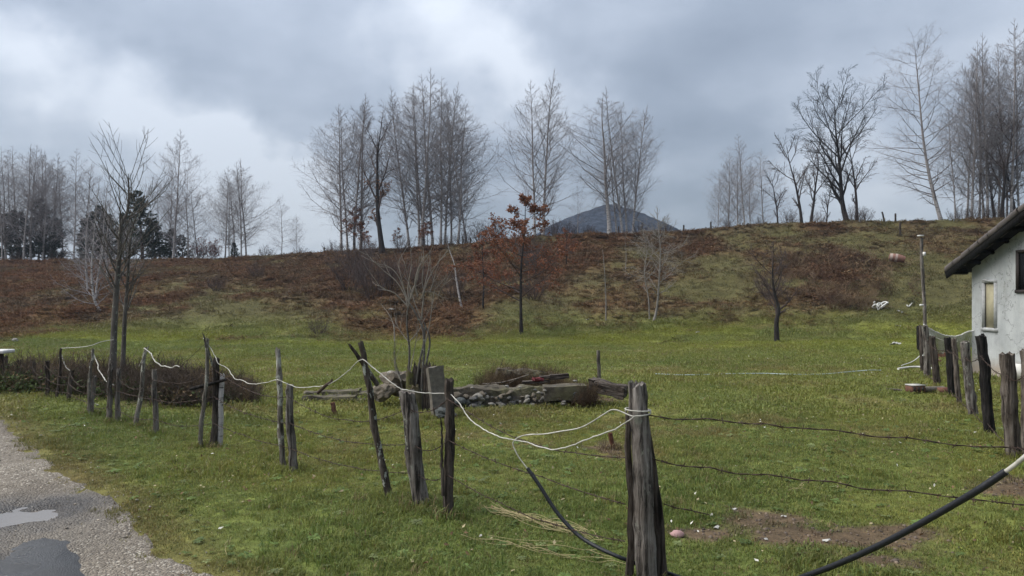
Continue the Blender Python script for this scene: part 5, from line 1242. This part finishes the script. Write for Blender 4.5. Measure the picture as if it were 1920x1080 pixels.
# scraps of litter one can count
def scrap(px, py, s, seed, label, name='scrap', mat=None, thick=.3, group='white scraps of litter'):
    rng = np.random.default_rng(seed); b = hit(px, py)
    bm = bmesh.new(); bmesh.ops.create_grid(bm, x_segments=5, y_segments=4, size=.5)
    for v in bm.verts: v.co = Vector((v.co.x * (1 + rng.normal(0, .15)), v.co.y * (.7 + rng.normal(0, .15)), thick * (mnoise.noise(v.co * 3 + Vector((seed, 0, 0))) + .35)))
    me = bpy.data.meshes.new(name); bm.to_mesh(me); bm.free(); me.materials.append(mat or m_paper)
    o = link(name, me); s *= .8; o.scale = (s, s, s); o.location = b + np.array([0, 0, .012]); o.rotation_euler = (rng.normal(.3, .2), rng.normal(0, .2), rng.uniform(0, 6))
    so_ = o.modifiers.new('solid', 'SOLIDIFY'); so_.thickness = .03
    return tag(o, label, 'litter', group)
for k, (px, py, s, lab) in enumerate(((735, 581, .42, 'white bag lying on the brown bank in the middle'), (1688, 586, .4, 'white scrap below the tangle of white plastic'), (1693, 588, .2, 'small white scrap right of the bigger one below the tangle'), (1674, 647, .45, 'white scrap on the grass between the tangle and the fence end'), (1684, 646, .3, 'smaller white scrap near the fence end'), (1684, 613, .25, 'white scrap beside the pole foot'),
                                    (1102, 600, .2, 'tiny white scrap on the slope right of the copper oak'), (1308, 624, .22, 'tiny white scrap at the foot of the slope'), (1377, 958, .06, 'white petal like scrap beside the bare soil'), (1470, 972, .055, 'thin white scrap at the far edge of the bare soil'), (1343, 992, .06, 'pale scrap left of the bare soil'), (1550, 1018, .07, 'white crumbs on the bare soil'), (1436, 1014, .035, 'tiny white scrap at the near edge of the bare soil'), (1335, 970, .05, 'pale curled scrap left of the white petal like one'),
                                    (330, 752, .12, 'white scrap in the dry grass by the brambles'), (181, 761, .10, 'white scrap at the foot of the thick grey post'), (1765, 645, .3, 'white scrap seen through the netting'))):
    scrap(px, py, s, k + 3, lab)
mb = MB(); rng = np.random.default_rng(5); b = hit(1652, 580)
for k in range(5):
    c0 = rng.normal(0, .16, 3) * np.array([1, .6, .4]) + np.array([0, 0, .2]); an = np.linspace(0, rng.uniform(3.5, 6), 14); rr = rng.uniform(.10, .22)
    q = c0 + np.stack([np.cos(an) * rr, np.sin(an) * rr * .5, np.sin(an + k) * rr * .8], -1); tubes(mb, q[None], np.full((1, 14), .035), 5)
o = mb.build('plastic_tangle', m_white); o.location = b; tag(o, 'tangle of white plastic strip on the slope below the brush', 'litter')
tag(cable('plastic_strip', [hit(1700, 576) + np.array([0, 0, .08]), hit(1704, 577) + np.array([0, 0, .05]), hit(1711, 572) + np.array([0, 0, .1])], .03, m_white, 12), 'bent white plastic strip right of the white tangle', 'litter')
o = link('stone', rock_mesh('stone', plain('pink_stone', (.34, .21, .20), .8, .3, 20, .25, .5), 8, 2, .2, .75)); o.scale = (.115, .08, .085); b = hit(1270, 1008); o.location = b + np.array([0, 0, .02]); tag(o, 'pinkish stone in the grass right of the corner post', 'stone')
o = link('stone', rock_mesh('stone', m_rocks[2], 18, 2, .12, .9)); o.scale = (.24, .24, .24); b = hit(28, 642); o.location = b + np.array([0, 0, .06]); tag(o, 'round pale stone at the foot of the left bracken slope', 'stone')
# ------------------------------------------------------------------ ground cover, scattered with geometry nodes
def scatter(name, label, pts, rot, scl, idx, colr, protos, mat_note=None):
    me = bpy.data.meshes.new(name); n = len(pts)
    me.vertices.add(n); me.vertices.foreach_set('co', np.asarray(pts, np.float32).ravel())
    for an, ty, key, dat in (('rot', 'FLOAT_VECTOR', 'vector', rot), ('scl', 'FLOAT', 'value', scl), ('pick', 'INT', 'value', idx), ('tint', 'FLOAT_COLOR', 'color', np.concatenate([colr, np.ones((n, 1))], 1))):
        a = me.attributes.new(an, ty, 'POINT'); a.data.foreach_set(key, np.asarray(dat, np.int32 if ty == 'INT' else np.float32).ravel())
    ob = link(name, me)
    kit = bpy.data.collections.new(name + '_kinds')
    for i, (pm, mt) in enumerate(protos):
        po = bpy.data.objects.new('%s_kind_%02d' % (name, i), pm); kit.objects.link(po)
    g = bpy.data.node_groups.new(name + '_scatter', 'GeometryNodeTree')
    g.interface.new_socket('Geometry', in_out='INPUT', socket_type='NodeSocketGeometry'); g.interface.new_socket('Geometry', in_out='OUTPUT', socket_type='NodeSocketGeometry')
    t = NT(g)
    gi = t.n('NodeGroupInput'); go = t.n('NodeGroupOutput')
    ci = t.n('GeometryNodeCollectionInfo', {0: kit, 1: True, 2: True})
    na = lambda nm, ty: t.n('GeometryNodeInputNamedAttribute', {0: nm}, data_type=ty).outputs[0]
    er = t.n('FunctionNodeEulerToRotation', {0: na('rot', 'FLOAT_VECTOR')})
    ip = t.n('GeometryNodeInstanceOnPoints', {'Points': gi.outputs[0], 'Instance': ci.outputs[0], 'Pick Instance': True, 'Instance Index': na('pick', 'INT'), 'Rotation': er.outputs[0], 'Scale': na('scl', 'FLOAT')})
    g.links.new(ip.outputs[0], go.inputs[0])
    md = ob.modifiers.new('scatter', 'NODES'); md.node_group = g
    return tag(ob, label, None, None, 'stuff')
def tintmat(name, rough=.8, trans=.3, lo=.55, hi=1.35, spec=.25, bump=None):
    m, t = mat_new(name)
    a = t.n('ShaderNodeAttribute', attribute_name='tint', attribute_type='INSTANCER').outputs[0]
    oi = t.n('ShaderNodeObjectInfo').outputs['Random']
    tc = t.n('ShaderNodeNewGeometry').outputs['Position']
    f = t.noise(tc, 30, 3, .6)
    c = t.mix(1.0, a, t.ramp(f, ((.25, (lo,) * 3), (.75, (hi,) * 3))), 'MULTIPLY')
    b = t.n('ShaderNodeBsdfPrincipled', {'Base Color': c, 'Roughness': rough, 'Specular IOR Level': spec})
    out = b.outputs[0]
    if trans:
        tr = t.n('ShaderNodeBsdfTranslucent', {'Color': c}); out = t.n('ShaderNodeMixShader', {0: trans, 1: out, 2: tr.outputs[0]}).outputs[0]
    t.n('ShaderNodeOutputMaterial', {0: out})
    return m
m_blade = tintmat('grass_blades', .6, .35); m_dead = tintmat('dead_bracken', .9, .2, .5, 1.5, .1); m_gravel = tintmat('gravel_stones', .7, 0, .6, 1.4, .35); m_fall = tintmat('fallen_leaves', .8, .2, .8, 1.2)
def tuft(seed, n, rad, h0, h1, wd, bend=.8):
    rng = np.random.default_rng(seed)
    ph = rng.uniform(0, 6.28, n); rr = rad * np.sqrt(rng.uniform(0, 1, n))
    B = np.stack([np.cos(ph) * rr, np.sin(ph) * rr, np.full(n, -.012)], -1)
    hd = rng.uniform(0, 6.28, n); L = rng.uniform(h0, h1, n); bd = rng.uniform(.15, 1, n) * bend
    D = np.stack([np.cos(hd), np.sin(hd), 0 * hd], -1); S = np.stack([-np.sin(hd), np.cos(hd), 0 * hd], -1) * (wd * rng.uniform(.7, 1.3, n))[:, None]
    z = np.array([0, 0, 1.0])
    p1 = B + (D * (.25 * bd)[:, None] + z * .6) * L[:, None]; p2 = B + (D * bd[:, None] + z * (1 - .45 * bd)[:, None]) * L[:, None]
    V = np.stack([B - S, B + S, p1 + S * .8, p1 - S * .8, p2], 1)
    o = np.arange(n)[:, None] * 5
    return arrmesh('tuft', V, o + np.array([[0, 1, 2, 3]]), o + np.array([[3, 2, 4]]), [m_blade])
rs = np.random.default_rng(77)
def fan_points(n, y0, y1, amax=.78, power=1.0):
    """points spread evenly over the ground between two distances, inside the field of view and a bit more"""
    u = rs.uniform(0, 1, n); Y = np.sqrt(y0 ** 2 + u * (y1 ** 2 - y0 ** 2)); a = rs.uniform(-amax, amax, n)
    return a * Y, Y
def grass_set(n, y0, y1, s0, s1, amax=.8):
    x, Y = fan_points(n, y0, y1, amax); z = height(x, Y)
    c, b, dq = gcolor(x, Y, z)
    edge = x - road_edge(Y) + (fbm(x * 2.2, Y * 2.2, 61, 3) - .5) * 1.1
    thin = sstep(fbm(x * 1.6, Y * 1.6, 19, 3), .32, .5) * .4 + .6
    keep = (rs.uniform(0, 1, n) < (1 - dq * .96) * thin * (1 - b * .55)) & (rs.uniform(0, 1, n) < np.maximum(sstep(edge, -.25, .2), .10 * (edge > -.9))) & ~((x > XH - .05) & (Y > Y0) & (Y < Y1 + .05))
    x, Y, z, c, b = x[keep], Y[keep], z[keep], c[keep], b[keep]
    k = len(x); dry = rs.uniform(0, 1, k) < (.05 + .12 * b) * np.where(Y > 11, .5, 1)
    fr_ = np.where(Y > 11, .45, 1.0); c = c * (1.2 + rs.uniform(-.38, .42, k) * fr_)[:, None]; c[:, 0] *= 1.03 + rs.uniform(-.19, .17, k) * fr_
    c[dry] = np.array([.22, .175, .085]) * rs.uniform(.6, 1.2, (dry.sum(), 1))
    s = rs.uniform(s0, s1, k) * (.6 + .9 * fbm(x * .9, Y * .9, 23, 3)) * np.where(np.abs(x - road_edge(Y)) < 1.2, .9, 1)
    return np.stack([x, Y, z], -1), s, c
near = [tuft(i, 18, .08, .015, .048, .0026, 1.0) for i in range(6)] + [tuft(20 + i, 14, .06, .04, .10, .0028, .9) for i in range(2)]
far = [tuft(40 + i, 30, .24, .018, .05, .006, 1.0) for i in range(5)] + [tuft(60, 18, .14, .05, .13, .006, .9)]
P_, S_, C_ = grass_set(112000, 3.0, 11.5, .6, 1.25, 1.12)
pick = rs.integers(0, 6, len(P_)); tall = fbm(P_[:, 0] * 1.4, P_[:, 1] * 1.4, 29, 3) > .56; pick = np.where(tall & (rs.uniform(0, 1, len(P_)) < .35), rs.integers(6, 8, len(P_)), pick)
k = len(P_); scatter('grass', 'short damp grass of the near field', P_, np.stack([rs.normal(0, .15, k), rs.normal(0, .15, k), rs.uniform(0, 6.28, k)], -1), S_, pick, C_, [(m, 0) for m in near])
P_, S_, C_ = grass_set(76000, 11.0, 34, .8, 1.4, .95)
k = len(P_); pick = np.where(rs.uniform(0, 1, k) < .08, 5, rs.integers(0, 5, k))
scatter('grass', 'short grass of the far field', P_, np.stack([rs.normal(0, .15, k), rs.normal(0, .15, k), rs.uniform(0, 6.28, k)], -1), S_, pick, C_, [(m, 0) for m in far])
P_, S_, C_ = grass_set(52000, 30, 78, 1.2, 2.4)
k = len(P_); pick = np.where(rs.uniform(0, 1, k) < .25, 5, rs.integers(0, 5, k))
scatter('grass', 'rough grass of the slope', P_, np.stack([rs.normal(0, .2, k), rs.normal(0, .2, k), rs.uniform(0, 6.28, k)], -1), S_, pick, C_, [(m, 0) for m in far])

# longer grass round the feet of posts and stones
ft = [b for b, _ in posts] + [b for b, _ in yp] + [np.array(corner.location)] * 2 + [hit(*q) for q in ((376, 838), (533, 880), (732, 936), (252, 800), (1457, 641), (629, 780), (1123, 716), (1151, 842))] + [hit(q, 781 - (q - 842) * .085) for q in range(700, 1110, 14)]
fx = np.repeat([b[0] for b in ft], 22) + rs.normal(0, .085, 22 * len(ft)); fY = np.repeat([b[1] for b in ft], 22) + rs.normal(0, .085, 22 * len(ft)) - .03; fz = height(fx, fY); k = len(fx)
fc = gcolor(fx, fY, fz)[0] * rs.uniform(.8, 1.6, (k, 1)); dr_ = rs.uniform(0, 1, k) < .16; fc[dr_] = (.23, .18, .09)
scatter('grass', 'longer grass round the feet of the posts', np.stack([fx, fY, fz], -1), np.stack([rs.normal(0, .2, k), rs.normal(0, .2, k), rs.uniform(0, 6.28, k)], -1), rs.uniform(.8, 1.7, k), rs.integers(6, 8, k), fc, [(m, 0) for m in near])
# dead bracken mats and fronds
def bracken(seed, n, hgt, rad):
    rng = np.random.default_rng(seed); ph = rng.uniform(0, 6.28, n); r0 = rng.uniform(0, .3, n) * rad
    B = np.stack([np.cos(ph) * r0, np.sin(ph) * r0, np.zeros(n)], -1); hd = rng.uniform(0, 6.28, n); up = rng.uniform(.25, 1.4, n)
    D = np.stack([np.cos(hd), np.sin(hd), up], -1); K = 6
    P = grow(rng, B, D, rad * rng.uniform(.7, 1.3, n), K, .18, -.22); P[..., 2] = np.clip(P[..., 2], 0.0, None) * hgt / max(rad * .5, .01)
    mb = MB(); tubes(mb, P, taper(np.full(n, .012), .005, K), 3)
    # leaflets on both sides
    T, n1, n2 = frames(P)
    for s in (-1, 1):
        for q in (0.0, .5):
            C = P[:, 1:-1] + (P[:, 2:] - P[:, 1:-1]) * q
            side = nrm(np.cross(T[:, 1:-1], np.array([0, 0, 1.0])) * s + rng.normal(0, .45, C.shape)); L = rng.uniform(.10, .22, C.shape[:2])[..., None] * rad
            w_ = T[:, 1:-1] * .055 * rad
            V = np.stack([C - w_, C + w_, C + side * L + np.array([0, 0, -.05])], 2).reshape(-1, 3); mb.add(V, None, np.arange(len(V)).reshape(-1, 3))
    return mb.mesh('bracken', m_dead)
bk = [bracken(i, 14, .30, .8) for i in range(4)] + [bracken(10 + i, 9, .6, .75) for i in range(2)]
x, Y = fan_points(105000, 27, 76, .80); z = height(x, Y); _, t_ = base_h(x, Y)
c, b, dq = gcolor(x, Y, z)
keep = rs.uniform(0, 1, len(x)) < b * .9
x, Y, z, c, b = x[keep], Y[keep], z[keep], c[keep], b[keep]; k = len(x)
px_ = x / Y * F + CX
heap = np.exp(-((px_ - 1590) / 95) ** 2) * sstep(vfrac(x, Y, z), .22, .4) * (1 - sstep(vfrac(x, Y, z), .72, .85))
bc = np.where(rs.uniform(0, 1, (k, 1)) < .5, np.array([[.125, .066, .038]]), np.array([[.082, .058, .040]])) * rs.uniform(.5, 1.5, (k, 1))
bc = np.where(rs.uniform(0, 1, (k, 1)) < .06, np.array([[.26, .19, .11]]), bc); bc = bc * .5 + c * .6
sc_ = rs.uniform(.22, .50, k) * (1 + .45 * heap) * np.where(b > .8, 1.15, .8)
scatter('bracken', 'dead brown bracken covering the slope', np.stack([x, Y, z], -1), np.stack([rs.normal(0, .2, k), rs.normal(0, .2, k), rs.uniform(0, 6.28, k)], -1), sc_, rs.integers(0, 6, k), bc, [(m, 0) for m in bk])

# bramble hedge on the left
def stalks(seed, n, h, rad, mat):
    rng = np.random.default_rng(seed); ph = rng.uniform(0, 6.28, n); r0 = rad * np.sqrt(rng.uniform(0, 1, n))
    B = np.stack([np.cos(ph) * r0, np.sin(ph) * r0, np.zeros(n) - .03], -1); D = np.stack([rng.normal(0, .3, n), rng.normal(0, .3, n), np.ones(n)], -1)
    P = grow(rng, B, D, h * rng.uniform(.5, 1.15, n), 6, .13, -.01); mb = MB(); tubes(mb, P, taper(np.full(n, .0048), .0024, 6), 3)
    b_, d_, rad_, tt = kids(rng, P, np.full((n, 6), .004), 6, .3, 1, 20, 60); q = grow(rng, b_, d_, h * .22 * rng.uniform(.4, 1.2, len(b_)), 4, .15, .0); tubes(mb, q, taper(np.full(len(b_), .0034), .002, 4), 3)
    return mb.mesh('stalks', mat)
def leafy_clump(seed, n, h, rad, size, mat):
    rng = np.random.default_rng(seed); C = rng.normal(0, 1, (n, 3)) * np.array([rad * .5, rad * .5, 0]) + np.stack([0 * rng.uniform(0, 1, n)] * 2 + [rng.uniform(.02, h, n)], -1)
    d = nrm(rng.normal(0, 1, C.shape)); s = nrm(np.cross(d, rng.normal(0, 1, C.shape))); L = size * rng.uniform(.6, 1.3, n)[:, None]
    V = np.stack([C, C + d * L * .5 + s * L * .35, C + d * L, C + d * L * .5 - s * L * .35], 1); mb = MB(); mb.add(V, np.arange(n * 4).reshape(-1, 4)); return mb.mesh('leafy_clump', mat)
sk = [stalks(i, 16, .62, .22, m_dead) for i in range(4)] + [leafy_clump(30 + i, 60, .35, .35, .055, m_dead) for i in range(3)]
nP = 900
u = rs.uniform(0, 1, nP); pxh = -120 + u * 600
Yh = np.interp(pxh, [-120, 0, 120, 250, 380, 480], [15.5, 14.8, 14.2, 13.2, 13.0, 13.3]) + rs.uniform(-.7, 1.1, nP)
xh = (pxh - CX) / F * Yh; zh = height(xh, Yh)
green = (rs.uniform(0, 1, nP) < np.interp(pxh, [-120, 0, 130, 250, 400, 480], [.85, .8, .7, .5, .3, .1]))
ch = np.where(green[:, None], np.array([[.050, .066, .026]]), np.array([[.092, .070, .054]])) * rs.uniform(.55, 1.6, (nP, 1))
ch[(rs.uniform(0, 1, nP) < .10)] = np.array([.17, .12, .07])
pk = np.where(green, rs.integers(4, 7, nP), rs.integers(0, 4, nP)); lowd = np.interp(pxh, [-120, 380, 480], [1.05, .95, .45])
scatter('bramble_thicket', 'brown bramble and dead weed thicket along the left fence', np.stack([xh, Yh, zh], -1), np.stack([rs.normal(0, .12, nP), rs.normal(0, .12, nP), rs.uniform(0, 6.28, nP)], -1), rs.uniform(.65, 1.15, nP) * lowd, pk, ch, [(m, 0) for m in sk])
# heap of cut brush on the slope
nP = 380; pxb = rs.normal(1590, 62, nP).clip(1475, 1715); pyb = 478 + rs.uniform(0, 1, nP) * np.interp(pxb, [1475, 1590, 1715], [60, 112, 95]); hb_ = np.array([hit(a, b) for a, b in zip(pxb, pyb)])
cb_ = np.where(rs.uniform(0, 1, (nP, 1)) < .45, np.array([[.10, .06, .045]]), np.array([[.19, .135, .085]])) * rs.uniform(.6, 1.4, (nP, 1))
gmix = (rs.uniform(0, 1, nP) < np.interp(pxb, [1600, 1700], [.05, .5])); cb_[gmix] = np.array([.05, .062, .03])
scatter('brush_heap', 'tangled heap of cut brush and brambles on the slope', hb_, np.stack([rs.normal(0, 1.1, nP), rs.normal(0, 1.1, nP), rs.uniform(0, 6.28, nP)], -1), rs.uniform(.6, 1.25, nP) * np.where(gmix, .8, 1), np.where(gmix, 4, rs.integers(0, 4, nP)), cb_, [(m, 0) for m in sk])
# dry weeds by the wall stub and at the foot of the posts
nP = 230; pxw = np.concatenate([rs.uniform(900, 1070, 180), rs.uniform(1075, 1110, 50)]); Yw = np.where(pxw < 1072, rs.uniform(13.4, 14.6, nP), rs.uniform(12.4, 13.2, nP)); xw = (pxw - CX) / F * Yw; zw = height(xw, Yw)
cw = np.where(rs.uniform(0, 1, (nP, 1)) < .4, np.array([[.17, .13, .07]]), np.array([[.09, .06, .04]])) * rs.uniform(.6, 1.3, (nP, 1))
scatter('dry_weeds', 'dry weeds round the ruined wall', np.stack([xw, Yw, zw + np.where((pxw > 915) & (pxw < 1050), .12, 0)], -1), np.stack([rs.normal(0, .3, nP), rs.normal(0, .3, nP), rs.uniform(0, 6.28, nP)], -1), rs.uniform(.35, .75, nP), rs.integers(0, 4, nP), cw, [(m, 0) for m in sk[:4]])

# straw: long pale stems lying near the corner post
mb = MB(); rng = np.random.default_rng(9)
def straw(px0, py0, px1, py1, n, spread):
    for k in range(n):
        a0 = hit(px0 + rng.normal(0, spread), py0 + rng.normal(0, spread * .35)); b0 = hit(px1 + rng.normal(0, spread * 1.6), py1 + rng.normal(0, spread * .6))
        t0, t1 = sorted(rng.uniform(0, 1, 2)); t1 = min(1, t0 + .25 + .4 * rng.uniform()); q = np.array([a0 + (b0 - a0) * s for s in (t0, t0 + (t1 - t0) * .35, t0 + (t1 - t0) * .7, t1)]) + rng.normal(0, .012, (4, 3)); q[:, 2] = height(q[:, 0], q[:, 1]) + rng.uniform(.012, .06, 4)
        tubes(mb, spline(q, 8)[None], np.full((1, 8), .0022), 3)
straw(905, 950, 1090, 1010, 28, 9); straw(935, 1026, 1000, 1034, 7, 8); straw(420, 1050, 432, 1022, 2, 2); straw(1010, 985, 1110, 1015, 14, 8); straw(850, 1010, 1150, 1060, 8, 20); straw(1480, 928, 1520, 915, 4, 6)
straw(200, 762, 330, 748, 50, 12); straw(330, 752, 400, 742, 30, 9)
o = mb.build('straw', plain('straw_stems', (.30, .25, .13), .8, .2, 6, .2)); tag(o, 'pale dry grass stems lying in the turf', None, None, 'stuff')

# broad leaved weeds in the turf, clods on the bare soil
def rosette(seed, n, L):
    rng = np.random.default_rng(seed); ph = np.arange(n) * 2.4 + rng.normal(0, .2, n); D = np.stack([np.cos(ph), np.sin(ph), 0 * ph], -1); S = np.stack([-np.sin(ph), np.cos(ph), 0 * ph], -1); l = (L * rng.uniform(.6, 1.2, n))[:, None]; z = np.array([0, 0, 1.0])
    V = np.stack([D * l * .1 + z * .012, D * l * .6 + S * l * .22 + z * l * .30, D * l + z * l * .18, D * l * .6 - S * l * .22 + z * l * .30], 1); return arrmesh('rosette', V, np.arange(n * 4).reshape(-1, 4), None, [m_blade])
ros = [rosette(i, 8 + 3 * i, .045 + .008 * i) for i in range(3)]
x, Y = fan_points(5000, 3.2, 16, .78); z = height(x, Y); c, b, dq = gcolor(x, Y, z); keep = (x > road_edge(Y) + .1) & (dq < .5) & (rs.uniform(0, 1, len(x)) < (.25 + .75 * sstep(fbm(x * .9, Y * .9, 97, 3), .42, .62))); x, Y, z, c = x[keep], Y[keep], z[keep], c[keep]; k = len(x)
rc = np.where(rs.uniform(0, 1, (k, 1)) < .7, np.array([[.105, .155, .042]]), np.array([[.16, .19, .075]])) * rs.uniform(.7, 1.35, (k, 1))
scatter('low_weeds', 'low broad leaved weeds in the grass', np.stack([x, Y, z + .01], -1), np.stack([rs.normal(0, .15, k), rs.normal(0, .15, k), rs.uniform(0, 6.28, k)], -1), rs.uniform(.45, 1.05, k), rs.integers(0, 3, k), rc, [(m, 0) for m in ros])
# gravel on the road, stones along its edge, fallen leaves
gm = [rock_mesh('pebble', m_gravel, 50 + i, 1, .25, .6) for i in range(5)]
x, Y = fan_points(30000, 3.2, 15, .95); de = road_edge(Y) - x
keep = (de > -.75) & (de < 3.4) & (rs.uniform(0, 1, len(x)) < np.clip(.95 - de * .22, .12, 1) * (.25 + .75 * sstep(fbm(x * 1.5, Y * 1.5, 81, 3), .35, .6)) * np.where(de < .05, np.clip(1 + de * 1.4, 0, 1) ** 1.5, 1))
from mathutils.geometry import intersect_point_tri_2d
def inside(poly, x, y):
    r = np.zeros(len(x), bool); j = len(poly) - 1
    for i in range(len(poly)):
        xi, yi = poly[i]; xj, yj = poly[j]
        r ^= ((yi > y) != (yj > y)) & (x < (xj - xi) * (y - yi) / (yj - yi + 1e-9) + xi); j = i
    return r
ins_ = inside(ap, x, Y) | inside(pp, x, Y); jx = x + rs.normal(0, .09, len(x)); jy = Y + rs.normal(0, .09, len(x))
keep &= ~ins_ | (ins_ & ~(inside(ap, jx, jy) | inside(pp, jx, jy)) & (rs.uniform(0, 1, len(x)) < .6)) | (inside(ap, x, Y) & (rs.uniform(0, 1, len(x)) < .10))
x, Y = x[keep], Y[keep]; k = len(x); gsz = rs.lognormal(-4.45, .42, k).clip(.006, .04)
gcx = np.array([.20, .172, .14]) * rs.lognormal(0, .42, (k, 1)).clip(.35, 2.6)
scatter('gravel', 'loose gravel on the track and its verge', np.stack([x, Y, road_z(x, Y) + gsz * .12], -1), np.stack([rs.normal(0, .3, k), rs.normal(0, .3, k), rs.uniform(0, 6.28, k)], -1), gsz, rs.integers(0, 5, k), gcx, [(m, 0) for m in gm])
x, Y = fan_points(60000, 3.2, 12, .8); dq = dirt(x, Y); keep = (dq > .35) & (x > road_edge(Y)) & (rs.uniform(0, 1, len(x)) < .6); x, Y = x[keep], Y[keep]; k = len(x)
scatter('soil_clods', 'small clods and crumbs on the bare soil', np.stack([x, Y, height(x, Y) + .002], -1), np.stack([rs.normal(0, .4, k), rs.normal(0, .4, k), rs.uniform(0, 6.28, k)], -1), rs.lognormal(-4.2, .5, k).clip(.006, .06), rs.integers(0, 5, k), np.array([.085, .062, .045]) * rs.lognormal(0, .35, (k, 1)), [(m, 0) for m in gm])
lm_ = MB(); lm_.add([(-.5, 0, .0), (-.15, -.28, .06), (.5, 0, .12), (-.15, .28, .05), (0, 0, .0)], None, [[0, 1, 4], [1, 2, 4], [2, 3, 4], [3, 0, 4]]); lmesh = lm_.mesh('leaf', m_fall)
x, Y = fan_points(15000, 3.3, 26, .78); keep = (x > road_edge(Y) - .4) & (rs.uniform(0, 1, len(x)) < .25 + .75 * sstep(fbm(x * .7, Y * .7, 87, 3), .45, .65)); x, Y = x[keep], Y[keep]; k = len(x)
lc = np.where(rs.uniform(0, 1, (k, 1)) < .45, np.array([[.30, .25, .15]]), np.array([[.14, .085, .045]])) * rs.uniform(.6, 1.3, (k, 1)); lc[rs.uniform(0, 1, k) < .05] = (.55, .53, .47)
scatter('fallen_leaves', 'small fallen leaves scattered over the grass', np.stack([x, Y, height(x, Y) + .035], -1), np.stack([rs.normal(0, .5, k), rs.normal(0, .5, k), rs.uniform(0, 6.28, k)], -1), rs.uniform(.018, .05, k), np.zeros(k, int), lc, [(lmesh, 0)])
bpy.context.view_layer.update()
